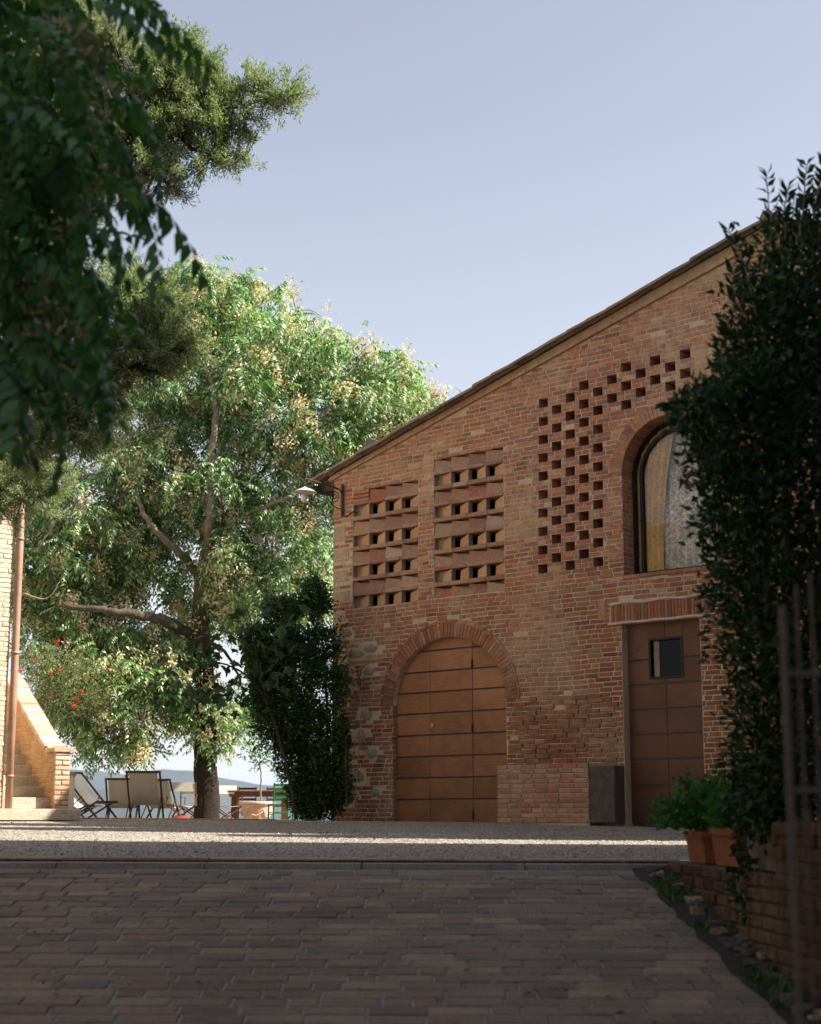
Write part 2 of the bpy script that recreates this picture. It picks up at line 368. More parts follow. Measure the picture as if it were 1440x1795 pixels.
t.links.new(c, b.inputs['Base Color']); bump(t, b, g, .02, 1); M['gravel'] = m
M['joint'] = simple('paving_joint', (.36, .34, .30), (.20, .185, .16), 12, .95, .006, fine=60)
M['paver'] = brick_mat('paving_brick', [(0, (.25, .20, .155)), (.2, (.21, .172, .138)), (.38, (.30, .23, .165)), (.52, (.175, .145, .12)), (.66, (.24, .195, .152)), (.8, (.26, .18, .142)), (.92, (.35, .275, .19)), (1, (.225, .185, .148))], mortar=(.21, .18, .145), smear=-.6, zone=False, stain=True)
M['soil'] = simple('dark_soil', (.05, .04, .03), (.03, .024, .018), 9, .95, .01)
M['hill'] = simple('wooded_hills', (.05, .065, .055), (.09, .10, .08), .004, .95)
M['valley'] = simple('valley_fields', (.16, .15, .08), (.08, .10, .05), .003, .95)

ramp_o = tag(sheet(-12, 6, -6, DRAIN, 36, 160, -.011).build('brick_ramp', M['joint']), 'brick paved ramp sloping up to the gravel yard', kind='structure')
yard = tag(sheet(-40, 40, DRAIN + .30, 42, 80, 60).build('gravel_yard', M['gravel']), 'pale gravel yard in front of the barn', kind='structure')
PX = 2.40; PK = -.046                                    # left face of the right-hand garden wall: x = PX + PK*y
def wall_x(y): return PX + PK * y
# paving bricks: rows across the ramp
def worn_box(mb, c, ex, ey, ez, lx, ly, lz, ch=.006, j=.003):
    """slab brick with a worn chamfer: top/front face centre c, ex, ey in the face, ez outward, lz depth"""
    P = []
    for q, d, in ((1, 0), (0, 1), (0, 2)):
        for sx, sy in ((-1, -1), (1, -1), (1, 1), (-1, 1)):
            hx = lx / 2 - (ch if q else 0); hy = ly / 2 - (ch if q else 0)
            dd = 0 if d == 0 else (ch if d == 1 else lz)
            P.append(c + ex * (sx * hx + random.uniform(-j, j)) + ey * (sy * hy + random.uniform(-j, j)) - ez * (dd + random.uniform(-j, j) * .5))
    f = [(0, 1, 2, 3)] + [(4 + k, 4 + (k + 1) % 4, (k + 1) % 4, k) for k in range(4)] + [(8 + k, 8 + (k + 1) % 4, 4 + (k + 1) % 4, 4 + k) for k in range(4)]
    mb.add(P, f)
pav = []; y = 7.0; row = 0
while y < DRAIN - .1:
    d = .142; x = -5.3 + (row % 2) * .15 + random.uniform(-.03, .03)
    while x < wall_x(y) - .20:
        l = random.choice([.29, .29, .30, .28, .27, .14])
        if abs(x + l / 2) < .262 * y + 1.9: pav.append((x + l / 2, y + d / 2, l, d))
        x += l + .015
    y += d + .013; row += 1
pav.sort(key=lambda p: p[1] + (50 if abs(p[0]) > .262 * p[1] + .2 else 0))
proto_pav = {}
stuff = MB()
for i, (x, y, l, d) in enumerate(pav):
    z = ground_z(x, y) + random.uniform(-.004, .004) + .003 * math.sin(x * 1.3 + y * .7) * math.sin(y * .9); sl_ = .154
    if i < 290:
        key = (l, i % 3)
        if key not in proto_pav:
            q = MB(); worn_box(q, Vector((0, 0, 0)), Vector((1, 0, 0)), Vector((0, 1, sl_)).normalized(), Vector((0, -sl_, 1)).normalized(), l, d, .05); proto_pav[key] = q.mesh('paving_brick')
        o = link('paving_brick', proto_pav[key], M['paver'], ramp_o, (x, y, z)); o.rotation_euler = (random.uniform(-.008, .008), random.uniform(-.01, .01), random.uniform(-.015, .015))
    else:
        worn_box(stuff, Vector((x, y, z)), Vector((1, random.uniform(-.012, .012), 0)), Vector((0, 1, sl_)).normalized(), Vector((0, -sl_, 1)).normalized(), l, d, .05)
tag(stuff.build('paving', M['paver'], ramp_o), kind='stuff')
# drain line and kerb slabs at the head of the ramp
dr = empty('drain_channel', (0, DRAIN, ground_z(0, DRAIN))); tag(dr, kind='structure', label='stone kerb and slotted drain across the head of the ramp')
x = -5.6
while x < 1.8:
    l = random.uniform(.85, 1.2)
    z = ground_z(x + l / 2, DRAIN) - ground_z(0, DRAIN)
    q = MB(); worn_box(q, Vector((x + l / 2, .10, z + .035)), Vector((1, 0, -.003)), Vector((0, 1, .0)).normalized(), Vector((0, 0, 1)), l - .012, .17, .10, .006)
    q.build('kerb_slab', M['kerb'], dr)
    q = MB(); worn_box(q, Vector((x + l / 2, .30, z + .062)), Vector((1, 0, -.003)), Vector((0, 1, .02)).normalized(), Vector((0, 0, 1)), l - .012, .13, .014, .004)
    q.build('edging_brick', M['block'], dr); x += l
q = MB(); q.add([(-4.6, .25, .064), (2.6, .25, .042), (2.6, .25, -.1), (-4.6, .25, -.05), (-4.6, .5, .06), (2.6, .5, .04), (2.6, .5, -.1), (-4.6, .5, -.1)], [(3, 2, 1, 0), (0, 1, 5, 4), (7, 6, 2, 3)]); q.build('channel_side', M['grey_stone'], dr)
# loose gravel: real pebbles
n = 110000; gx = rng.uniform(-1, 1, n); gy = DRAIN + .35 + (17.5) * rng.random(n) ** 1.15; gx = gx * (.262 * gy)
gz = np.array([ground_z(a, b_) for a, b_ in zip(gx, gy)])
s = rng.uniform(.004, .010, n) * (1 + (rng.random(n) > .985) * .9)
oc = np.array([[1, 0, 0], [0, 1, 0], [-1, 0, 0], [0, -1, 0], [0, 0, .7], [0, 0, -.5]], float); of = np.array([[0, 1, 4], [1, 2, 4], [2, 3, 4], [3, 0, 4], [1, 0, 5], [2, 1, 5], [3, 2, 5], [0, 3, 5]])[:4]
D = rng.normal(size=(n, 3)); D[:, 2] *= .3
V, I = scatter((oc, of), np.stack([gx, gy, gz + s * .2], 1), frames(D), s)
m, t, b = new_mat('pebbles'); t.links.new(ramp(t, rnd(t), [(0, (.20, .17, .14)), (.35, (.31, .27, .225)), (.7, (.42, .37, .31)), (1, (.55, .49, .41))]), b.inputs['Base Color']); M['pebble'] = m
tag(np_mesh('gravel', V, I, m), 'loose pale gravel pebbles', kind='stuff')
n = 420; fx = rng.uniform(-.26, .16, n); fy = 8 + 18 * rng.random(n); fx = fx * fy
P = np.stack([fx, fy, [ground_z(a, b_) + .012 + (.05 if 12.1 < b_ < 12.6 else 0) for a, b_ in zip(fx, fy)]], 1); D = rng.normal(size=(n, 3)); D[:, 2] *= .12
V, I = leaves(P, D, rng.uniform(.03, .075, n), .024, np.array([[0, 0, 1.]]) + rng.normal(size=(n, 3)) * .25)
tag(np_mesh('fallen_leaves', V, I, leaf_mat('dry_leaf', [(0, (.20, .13, .06)), (.5, (.28, .20, .10)), (1, (.14, .09, .04))], .2)), 'dry fallen leaves scattered over the paving and gravel', kind='stuff')
# far valley and hills
tag(sheet(-9000, 9000, 42, 9000, 30, 30, 0, lambda x, y: -.15 - 75 * sstep(42, 420, y)).build('valley', M['valley']), 'hazy valley floor beyond the terrace', kind='structure')
def near_apron(x, y): return -1.7
tag(sheet(-200, 200, -200, 42, 8, 8, 0, near_apron).build('lower_ground', M['soil']), 'ground beneath the yard', kind='structure')
def hill(name, Y, prof, seed, lab):
    r = random.Random(seed); mm = MB(); vs = []; nx = 160; ny = 10
    xs = [-.62 + 1.24 * i / nx for i in range(nx + 1)]
    for j in range(ny + 1):
        t = j / ny
        for i, a in enumerate(xs):
            px = CX + a * F / math.cos(TH)
            top = np.interp(px, [p[0] for p in prof], [p[1] for p in prof])
            h = at(px, top, Y).z + 75
            h *= 1 + .02 * math.sin(a * 90 + seed) + .012 * math.sin(a * 233)
            s_ = math.sin(t * math.pi)
            vs.append((a * (Y * (1 + .3 * (t - .5))), Y * (1 + .3 * (t - .5)), -76 + max(4, h) * s_ ** .8))
    mm.add(vs, [(j * (nx + 1) + i, j * (nx + 1) + i + 1, (j + 1) * (nx + 1) + i + 1, (j + 1) * (nx + 1) + i) for j in range(ny) for i in range(nx)])
    tag(mm.build(name, M['hill'], smooth=True), lab, kind='structure')
hill('hills', 5200, [(-900, 1360), (0, 1356), (138, 1350), (202, 1354), (240, 1353), (288, 1348), (340, 1355), (383, 1361), (428, 1369), (486, 1377), (560, 1384), (800, 1392), (1440, 1385), (2400, 1370)], 1, 'blue hazy wooded hills on the horizon')
hill('foothills', 3600, [(-900, 1392), (0, 1388), (160, 1384), (240, 1374), (330, 1383), (430, 1394), (520, 1396), (800, 1400), (1440, 1396), (2400, 1390)], 2, 'paler lower hills in front of the ridge')

# ------------------------------------------------------------ barn
ANG = rad(47.7)
T = Vector((math.sin(ANG), -math.cos(ANG), 0)); NN = Vector((-math.cos(ANG), -math.sin(ANG), 0)); Z = Vector((0, 0, 1))
C0 = Vector((-1.409, 29.9, 0))
def FP(u, z, off=0): return C0 + T * u + NN * off + Z * z
barn = tag(empty('brick_barn', C0), 'old brick barn gable with grilles, arched door and arched window', 'building')
def bmesh_world(mb, name, mat, parent, smooth=False):
    """build with world coordinates under the barn empty (which stands at C0)"""
    o = mb.build(name, mat, parent, smooth)
    par = parent; off = Vector((0, 0, 0))
    while par is not None: off += Vector(par.location); par = par.parent
    o.location = -off; return o
ULEN = 18.4
def zw(u): return 6.2 + .265 * u if u < 9.2 else 6.2 + .265 * 9.2 - .265 * (u - 9.2)
# openings in facade coordinates
def arch(uc, r, zs, zb, sy=1.0, n=20, gr=0):
    return [(uc - r - gr, zb)] + [(uc - (r + gr) * math.cos(math.pi * k / n), zs + (r * sy + gr) * math.sin(math.pi * k / n)) for k in range(n + 1)] + [(uc + r + gr, zb)]
D1 = dict(uc=2.75, r=1.27, zs=1.98, sy=.882); W1 = dict(uc=7.26, r=.85, zs=5.38, sy=1.0)
holes = []
holes.append(arch(D1['uc'], D1['r'], D1['zs'], -.3, D1['sy']))
holes.append(arch(W1['uc'], W1['r'], W1['zs'], 3.79, W1['sy']))
holes.append([(6.34, -.3), (6.34, 3.03), (7.76, 3.03), (7.76, -.3)])
G1 = (.49, 2.08, 3.77, 5.93); G2 = (2.45, 4.01, 3.78, 6.23)
for g_ in (G1, G2):
    u0, u1, z0, z1 = g_; holes.append([(u0, z0), (u0, z1), (u1, z1), (u1, z0)])
# lattice of square holes
LP, RS, HW, HH = .277, .1540, .195, .155
lat = []
cells = {0: range(0, 19, 2), 1: range(1, 18, 2), 2: range(0, 19, 2), 3: range(1, 20, 2), 4: range(0, 19, 2), 5: (17, 19), 6: (16, 18, 20), 7: (17, 19), 8: (18, 20), 9: (17, 19), 10: (18, 20), 12: (16, 18)}
for k, js in cells.items():
    for j in js: lat.append((4.845 + LP * k + .0035 * (j - 9), 4.06 + RS * j))
for u, z in lat:
    holes.append([(u - HW / 2, z - HH / 2), (u - HW / 2, z + HH / 2), (u + HW / 2, z + HH / 2), (u + HW / 2, z - HH / 2)])
def inside(p, poly):
    x, y = p; c_ = False; j = len(poly) - 1
    for i in range(len(poly)):
        xi, yi = poly[i]; xj, yj = poly[j]
        if (yi > y) != (yj > y) and x < (xj - xi) * (y - yi) / (yj - yi) + xi: c_ = not c_
        j = i
    return c_
outer = [(0, -.3), (0, zw(0)), (9.2, zw(9.2)), (ULEN, zw(ULEN)), (ULEN, -.3)]
vs2 = []; es = []
for poly in [outer] + holes:
    n0 = len(vs2); vs2 += poly; es += [(n0 + i, n0 + (i + 1) % len(poly)) for i in range(len(poly))]
res = delaunay_2d_cdt([Vector(p) for p in vs2], es, [], 1, 1e-5)
rv, rf = res[0], res[2]
wm = MB(); BACK = -.007; fs_ = []
for f in rf:
    cc = sum((rv[i] for i in f), Vector((0, 0))) / len(f)
    if not any(inside(cc, h) for h in holes): fs_.append(tuple(f))
wm.add([FP(p.x, p.y, BACK) for p in rv], fs_)
wm.add([FP(p.x, p.y, -.40) for p in rv], [tuple(reversed(f)) for f in fs_])
for h in holes:
    n_ = len(h)
    wm.add([FP(u, z, BACK) for u, z in h] + [FP(u, z, -.40) for u, z in h], [(i, (i + 1) % n_, n_ + (i + 1) % n_, n_ + i) for i in range(n_)], 1 if h in holes[5:] else 0)
# side, back walls
def bk(u, z, d): return FP(u, z, -d)
DEP = 4.2
for (a, b_) in (((0, .0), (0, DEP)), ((0, DEP), (ULEN, DEP)), ((ULEN, DEP), (ULEN, 0))):
    top = lambda p: zw(p[0])
    if a[0] != b_[0]:
        wm.add([bk(0, -.3, DEP), bk(ULEN, -.3, DEP), bk(ULEN, zw(ULEN), DEP), bk(9.2, zw(9.2), DEP), bk(0, zw(0), DEP)], [(0, 1, 2, 3, 4)])
    else: wm.add([bk(a[0], -.3, a[1]), bk(b_[0], -.3, b_[1]), bk(b_[0], top(b_), b_[1]), bk(a[0], top(a), a[1])], [(0, 1, 2, 3)])
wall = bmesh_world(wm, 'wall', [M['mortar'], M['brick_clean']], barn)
# interior
im = MB(); im.box(FP(6, 3.55, -DEP + .35), (.1, .1, .1)); 
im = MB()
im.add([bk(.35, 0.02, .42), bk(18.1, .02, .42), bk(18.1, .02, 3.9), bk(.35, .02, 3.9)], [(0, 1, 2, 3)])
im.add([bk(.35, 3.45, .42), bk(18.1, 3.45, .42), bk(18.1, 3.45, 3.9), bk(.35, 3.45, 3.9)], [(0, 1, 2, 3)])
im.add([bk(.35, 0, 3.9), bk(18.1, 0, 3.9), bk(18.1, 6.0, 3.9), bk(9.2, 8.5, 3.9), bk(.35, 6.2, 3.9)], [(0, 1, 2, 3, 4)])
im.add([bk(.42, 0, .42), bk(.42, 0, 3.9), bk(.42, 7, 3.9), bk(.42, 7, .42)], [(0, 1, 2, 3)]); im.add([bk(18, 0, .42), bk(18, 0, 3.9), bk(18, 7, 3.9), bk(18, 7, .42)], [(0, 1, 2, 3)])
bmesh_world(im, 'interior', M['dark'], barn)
# bricks
CH = .0768
def blocked(z, zh=CH * .42):
    """u-intervals not to be covered with bricks at height z"""
    out = []
    def archint(A, ring, zb):
        r = A['r'] + ring; ry = A['r'] * A['sy'] + ring
        zz = z + zh * .2
        if zz < zb: return
        if zz < A['zs']: out.append((A['uc'] - A['r'] - .004, A['uc'] + A['r'] + .004))
        elif zz < A['zs'] + ry:
            h = r * math.sqrt(max(0, 1 - ((zz - A['zs']) / ry) ** 2)); out.append((A['uc'] - h, A['uc'] + h))
    archint(D1, .30, -1)
    archint(W1, .235, 3.79)
    if z < 3.045: out.append((6.335, 7.765))
    if 3.04 < z < 3.36: out.append((6.12, 7.92))
    for g_ in (G1, G2):
        if g_[2] - .02 < z < g_[3] + .02: out.append((g_[0] - .004, g_[1] + .004))
    for u, zz in lat:
        if abs(zz - z) < HH / 2 + .01: out.append((u - HW / 2 - .003, u + HW / 2 + .003))
    if z < .85: out.append((4.02, 6.34))
    return sorted(out)
def warp(u, z): return .010 * math.sin(u * 1.7 + z * .9) + .006 * math.sin(u * 4.3 + z * 3.1)
stones = [(.84, 1.86, .17, .13), (.72, 1.5, .13, .15), (.98, 1.18, .15, .13), (.30, 2.3, .2, .12), (.62, .78, .22, .14), (.40, .42, .2, .16), (.9, 2.62, .17, .09), (.55, 2.95, .26, .11), (.95, 3.02, .2, .1), (.32, 3.35, .22, .1), (1.05, .5, .13, .1), (.5, 1.15, .12, .1)]
quoin = [(.0, .32, 5.02, 5.33), (0, .40, 4.66, 4.9), (0, .38, 4.28, 4.5), (0, .42, 3.92, 4.12), (0, .34, 3.55, 3.75), (0, .5, 2.6, 2.8), (0, .28, 1.9, 2.1)]
bricks = []; z = 0; r_ = 0
while z < 8.8:
    zc = z + CH / 2
    u = -random.uniform(0, .2)
    bl = blocked(zc)
    while u < 12.5:
        l = random.choice([.27, .28, .29, .25, .14, .22, .29]) * random.uniform(.93, 1.05)
        a, b_ = max(u, 0), u + l
        # clip
        segs = [(a, b_)]
        for (x0, x1) in bl:
            ns = []
            for (p, q) in segs:
                if x1 <= p or x0 >= q: ns.append((p, q)); continue
                if p < x0: ns.append((p, x0))
                if q > x1: ns.append((x1, q))
            segs = ns
        for (p, q) in segs:
            c_ = (p + q) / 2
            if q - p < .035 or zc + CH / 2 > zw(c_) + .04 or q > ULEN: continue
            if any(((c_ - su) / (sr + .06)) ** 2 + ((zc - sz_) / (sh + .03)) ** 2 < 1 for su, sz_, sr, sh in stones): continue
            if any(c_ < q1 and q2 - .03 < zc < q3 + .03 for q0, q1, q2, q3 in quoin): continue
            if random.random() < .012: continue
            bricks.append((p, q, zc))
        u += l + .009
    z += CH; r_ += 1
def facade_brick(mb, p, q, zc, rough=True, name=None):
    c_ = (p + q) / 2; off = random.uniform(-.003, .003); 
    nearhole = any(abs(c_ - u) < .26 and abs(zc - zz) < .24 for u, zz in lat)
    if not nearhole: zc += warp(c_, zc)
    worn = .35 if nearhole else 1
    if 4.2 < c_ < 6.2 and .85 < zc < 2.0: off += random.uniform(.0, .035)
    hgt = CH - (.012 if nearhole else random.uniform(.012, .020))
    worn_box(mb, FP(c_, zc, off), T, Z, NN, q - p - .012, hgt, .06, random.uniform(.003, .007), .0042 * worn)
inview = [b_ for b_ in bricks if b_[0] < 9.3]
shown = sorted(inview, key=lambda b_: -(b_[1] - b_[0]) * (1 + .06 * b_[0]) * (1 if b_[0] < 7.6 and b_[2] > .9 else .1))
single = set(id(b_) for b_ in shown[:290])
st = MB()
for b_ in bricks:
    if id(b_) in single:
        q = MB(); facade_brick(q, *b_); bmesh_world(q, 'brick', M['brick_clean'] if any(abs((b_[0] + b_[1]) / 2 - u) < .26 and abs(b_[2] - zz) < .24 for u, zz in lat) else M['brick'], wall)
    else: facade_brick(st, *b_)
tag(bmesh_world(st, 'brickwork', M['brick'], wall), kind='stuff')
def blob_stone(mb, u, z, ru, rz, dep=.022, n=11):
    ph = random.uniform(0, 6); vs = []
    for k in range(n):
        a = 2 * math.pi * k / n; w_ = 1 + .12 * math.sin(2 * a + ph) + random.uniform(-.15, .15); vs.append((a, w_))
    V_ = [FP(u, z, dep * .6)] + [FP(u + ru * w_ * .6 * math.cos(a), z + rz * w_ * .6 * math.sin(a), dep * .4) for a, w_ in vs] + [FP(u + ru * w_ * math.cos(a), z + rz * w_ * math.sin(a), -.02) for a, w_ in vs]
    f = [(0, 1 + k, 1 + (k + 1) % n) for k in range(n)] + [(1 + k, 1 + n + k, 1 + n + (k + 1) % n, 1 + (k + 1) % n) for k in range(n)]
    mb.add(V_, f)
for s_ in stones:
    q = MB(); blob_stone(q, *s_); bmesh_world(q, 'stone', M['rubble'], wall, True)
for q0, q1, q2, q3 in quoin:
    q = MB(); worn_box(q, FP((q0 + q1) / 2, (q2 + q3) / 2, .002), T, Z, NN, q1 - q0 - .01, q3 - q2 - .01, .2, .015, .008); bmesh_world(q, 'quoin_stone', M['tufa'], wall)
# arch rings
def arch_ring(A, r0, r1, n, a0=0, a1=math.pi, proud=.006, name='arch_brick', mat=None):
    for k in range(n):
        t0 = a0 + (a1 - a0) * (k + .06) / n; t1 = a0 + (a1 - a0) * (k + .94) / n; P = []
        pr = proud + random.uniform(-.004, .004); jj = random.uniform(-.008, .008)
        for (rr, tt) in ((r0, t0), (r0, t1), (r1 + jj, t1), (r1 + jj, t0)):
            P.append(FP(A['uc'] - (A['r'] + rr) * math.cos(tt), A['zs'] + (A['r'] * A['sy'] + rr) * math.sin(tt), pr))
        P += [p - NN * .1 for p in P]
        q = MB(); q.add(P, [(0, 1, 2, 3), (0, 4, 5, 1), (1, 5, 6, 2), (2, 6, 7, 3), (3, 7, 4, 0)]); bmesh_world(q, name, mat or M['brick'], wall)
arch_ring(D1, .0, .235, 58)
arch_ring(D1, .245, .295, 22, proud=.014)
arch_ring(W1, .0, .225, 40)
# brick lined jambs
def jamb_bricks(u, z0, z1, side, d=.30):
    q = MB(); z_ = z0
    while z_ < z1:
        dd = 0
        for (a, b_) in ((.0, .12), (.13, d)) if int(z_ / CH) % 2 else ((0, .2), (.21, d)):
            worn_box(q, FP(u + side * .006, z_ + CH / 2, -(a + b_) / 2 - .004), NN, Z, T * side, b_ - a - .006, CH - .012, .03, .005, .002)
        z_ += CH
    return q
bmesh_world(jamb_bricks(W1['uc'] - W1['r'], 3.79, W1['zs'], 1), 'jamb_bricks', M['brick_clean'], wall)['kind'] = 'stuff'
q = jamb_bricks(D1['uc'] - D1['r'], 0, D1['zs'], 1, .12); bmesh_world(q, 'jamb_bricks', M['brick'], wall)['kind'] = 'stuff'
q = MB()
for k in range(22):                                     # curved soffit of the window arch
    t0 = math.pi * k / 22; t1 = math.pi * (k + .93) / 22; r = W1['r'] - .006
    q.add([FP(W1['uc'] - r * math.cos(a), W1['zs'] + r * math.sin(a), o_) for a, o_ in ((t0, -.004), (t1, -.004), (t1, -.3), (t0, -.3))], [(0, 1, 2, 3)])
bmesh_world(q, 'soffit_bricks', M['brick_clean'], wall)['kind'] = 'stuff'
# lintel over the small door, its mortar lips
u = 6.15
while u < 7.88:
    l = random.uniform(.055, .068)
    q = MB(); worn_box(q, FP(u + l / 2, 3.205, .008), T, Z, NN, l - .008, .26 + random.uniform(-.01, .01), .1, .004, .003); bmesh_world(q, 'lintel_brick', M['brick'], wall); u += l
q = MB(); q.tube([FP(u_, 3.36 + .012 * math.sin(u_ * 9), .004) for u_ in np.linspace(6.13, 7.9, 14)], .022, 6); q.tube([FP(u_, 3.05 + .005 * math.sin(u_ * 11), .01) for u_ in np.linspace(6.10, 7.92, 14)], .024, 6)
bmesh_world(q, 'mortar_lip', M['mortar_pale'], wall, True)
q = MB()
for (p, q_, zc) in ((5.93, 6.1, 3.2),): worn_box(q, FP(5.98, 3.28, .006), T, Z, NN, .14, .32, .08, .005, .003)
bmesh_world(q, 'upright_brick', M['block'], wall)
# grilles
def grille(G, per, z_first_block, rows, first_missing):
    u0, u1, z0, z1 = G; w_ = (u1 - u0) / 4
    root = tag(bpy.data.objects.new('brick_grille', None)); C.objects.link(root); root.parent = barn
    def put(mb, name, mat): return bmesh_world(mb, name, mat, root)
    for i in range(rows):
        zt = z_first_block - per * i                    # top of block row
        # block row
        for k in range(4):
            if i == 0 and k == 0 and first_missing: 
                q = MB(); q.box((0, 0, 0), (.1, .1, .1)); P = MB()
                for jj in range(3): worn_box(P, FP(u0 + w_ / 2, zt - .04 - jj * .075, 0), T, Z, NN, w_ - .01, .064, .1)
                put(P, 'grille_tile', M['brick']); continue
            a, b_ = u0 + w_ * k + .005, u0 + w_ * (k + 1) - .005; h0, h1 = zt - .215, zt
            dl, dr_ = -.012 + random.uniform(-.008, .006), -.145 + random.uniform(-.02, .02)
            q = MB(); worn_box(q, FP((a + b_) / 2, h1 - .05, -.15), T, Z, NN, b_ - a, .10, .05, .004, .002); put(q, 'recess_tile', M['tan_block'])
            cut = random.uniform(.045, .085); dr_ += .07
            q = MB(); q.add([FP(a, h0, dl), FP(b_, h0, dr_ + .03), FP(b_, h1 - cut, dr_), FP(a, h1 - .004, dl - .02), FP(a, h0, -.145), FP(b_, h0, -.145), FP(b_, h1 - cut, -.145), FP(a, h1 - .004, -.145)],
                            [(0, 1, 2, 3), (0, 3, 7, 4), (1, 5, 6, 2), (3, 2, 6, 7), (0, 4, 5, 1)])
            put(q, 'terracotta_block', M['block'])
        # shelf under it, openings row, shelf under that
        zs = zt - .215
        nshelf = random.choice([3, 4])
        for (ztop, th) in ((zs, .062), (zs - .062 - .205, .075)):
            if ztop - th < z0 - .03: continue
            cuts = [u0] + sorted(u0 + (u1 - u0) * (k + random.uniform(-.15, .15)) / 4 for k in range(1, 4)) + [u1]
            for a, b_ in zip(cuts, cuts[1:]):
                q = MB(); worn_box(q, FP((a + b_) / 2, ztop - th / 2, random.uniform(.0, .008)), T, Z, NN, b_ - a - .006, th - .003, .26, .008, .005); put(q, 'grille_tile', M['block'])
        zo1 = zs - .062; zo0 = zo1 - .205
        if zo0 < z0 - .06: continue
        for k in range(4):
            a = u0 + w_ * k; hw = .135
            q = MB(); aa, bb = a + hw, a + w_ + .0
            cut = random.uniform(.03, .06)
            q.add([FP(aa, zo0, -.085), FP(bb, zo0, -.006), FP(bb, zo1 - .004, -.006), FP(aa, zo1 - cut, -.10), FP(aa, zo0, -.24), FP(bb, zo0, -.115), FP(bb, zo1 - .004, -.115), FP(aa, zo1 - cut, -.24)],
                  [(0, 1, 2, 3), (0, 3, 7, 4), (1, 5, 6, 2), (3, 2, 6, 7), (0, 4, 5, 1), (4, 7, 6, 5)])
            put(q, 'angled_block', M['tan_block'])
            if k == 0: q = MB(); worn_box(q, FP(a + hw / 2 + .04, (zo0 + zo1) / 2, -.10), T, Z, NN, hw + .08, zo1 - zo0, .08); put(q, 'blind_block', M['rubble'])
            q = MB(); worn_box(q, FP(a + .002, (zo0 + zo1) / 2, -.01), T, Z, NN, .012, zo1 - zo0, .10, .002, .001); put(q, 'grille_divider', M['rubble'])
    q = MB()
    for (ztop) in (): pass
grille(G1, .5555, 5.93, 4, True)
grille(G2, .565, 6.23, 5, False)
# large door
dz = -.11
door = tag(bpy.data.objects.new('arched_door', None)); C.objects.link(door); door.parent = barn
zc_ = [-.02, .38, .74, 1.10, 1.46, 1.83, 2.19, 2.54, 2.90, 3.12]
def halfw(z): 
    if z < D1['zs']: return D1['r']
    v = (z - D1['zs']) / (D1['r'] * D1['sy']); return D1['r'] * math.sqrt(max(0, 1 - v * v))
for i in range(len(zc_) - 1):
    z0, z1 = zc_[i] + .013, zc_[i + 1] - .013; hw = halfw(z0) + .03
    for (a, b_) in ((1.48, 2.255), (2.26, 3.205), (3.217, 4.02)):
        a = max(a, 2.75 - hw); b_ = min(b_, 2.75 + hw)
        if b_ - a < .03: continue
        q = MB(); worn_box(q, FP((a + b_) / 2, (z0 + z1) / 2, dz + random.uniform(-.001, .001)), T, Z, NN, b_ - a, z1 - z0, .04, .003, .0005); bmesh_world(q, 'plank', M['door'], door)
    if i:
        hw = halfw(zc_[i]) + .01
        for a, b_ in ((max(1.48, 2.75 - hw), 3.205), (3.217, min(4.02, 2.75 + hw))):
            q = MB()
            for dzz in (-.012, .012): q.tube([FP(a, zc_[i] + dzz, dz - .004), FP(b_, zc_[i] + dzz, dz - .004)], .007, 6)
            bmesh_world(q, 'bead_strip', M['door_strip'], door)
q = MB(); q.add([FP(1.4, -.05, dz - .03), FP(4.1, -.05, dz - .03), FP(4.1, 3.15, dz - .03), FP(1.4, 3.15, dz - .03)], [(0, 1, 2, 3)]); bmesh_world(q, 'backing', M['door_strip'], door)
for hz in (2.62, 1.56, .12):
    q = MB(); q.tube([FP(3.211, hz - .07, dz + .012), FP(3.211, hz + .07, dz + .012)], .016, 8); bmesh_world(q, 'hinge', M['iron'], door, True)
q = MB(); q.tube([FP(2.33, 1.63, dz), FP(2.33, 1.63, dz + .03)], [.03, .022], 10); q.tube([FP(2.33 + .03 * math.cos(a), 1.62 + .03 * math.sin(a), dz + .035) for a in np.linspace(0, 6.28, 14)], .006, 6); bmesh_world(q, 'door_knob', M['brass'], door, True)
# small door with window
dz = -.15; d2 = tag(bpy.data.objects.new('plank_door', None)); C.objects.link(d2); d2.parent = barn
zc_ = [0, .17, .55, .93, 1.32, 1.70, 2.08, 2.46, 2.80, 3.04][:]
zc_ = [-.02, .19, .57, .95, 1.33, 1.71, 2.09, 2.47, 3.04]
for i in range(len(zc_) - 1):
    z0, z1 = zc_[i] + .012, zc_[i + 1] - .012
    for (a, b_) in ((6.35, 7.04), (7.046, 7.76)):
        if z1 > 2.17 and z0 < 2.77:
            parts_ = []
            if a < 6.5: parts_.append((a, 6.74, z0, z1))
            else: parts_.append((7.36, b_, z0, z1))
            mid = (6.74, 7.04) if a < 6.5 else (7.046, 7.36)
            if z0 < 2.15: parts_.append((*mid, z0, 2.16))
            if z1 > 2.79: parts_.append((*mid, 2.78, z1))
        else: parts_ = [(a, b_, z0, z1)]
        for (p, q_, y0, y1) in parts_:
            q = MB(); worn_box(q, FP((p + q_) / 2, (y0 + y1) / 2, dz), T, Z, NN, q_ - p, y1 - y0, .04, .003, .0005); bmesh_world(q, 'plank', M['door_dark'], d2)
    if 0 < i:
        for a, b_ in (((6.35, 6.73), (7.37, 7.76)) if 2.16 < zc_[i] < 2.78 else ((6.35, 7.76),)):
            q = MB()
            for dzz in (-.01, .01): q.tube([FP(a, zc_[i] + dzz, dz), FP(b_, zc_[i] + dzz, dz)], .008, 6)
            bmesh_world(q, 'bead_strip', M['door_strip'], d2)
q = MB()
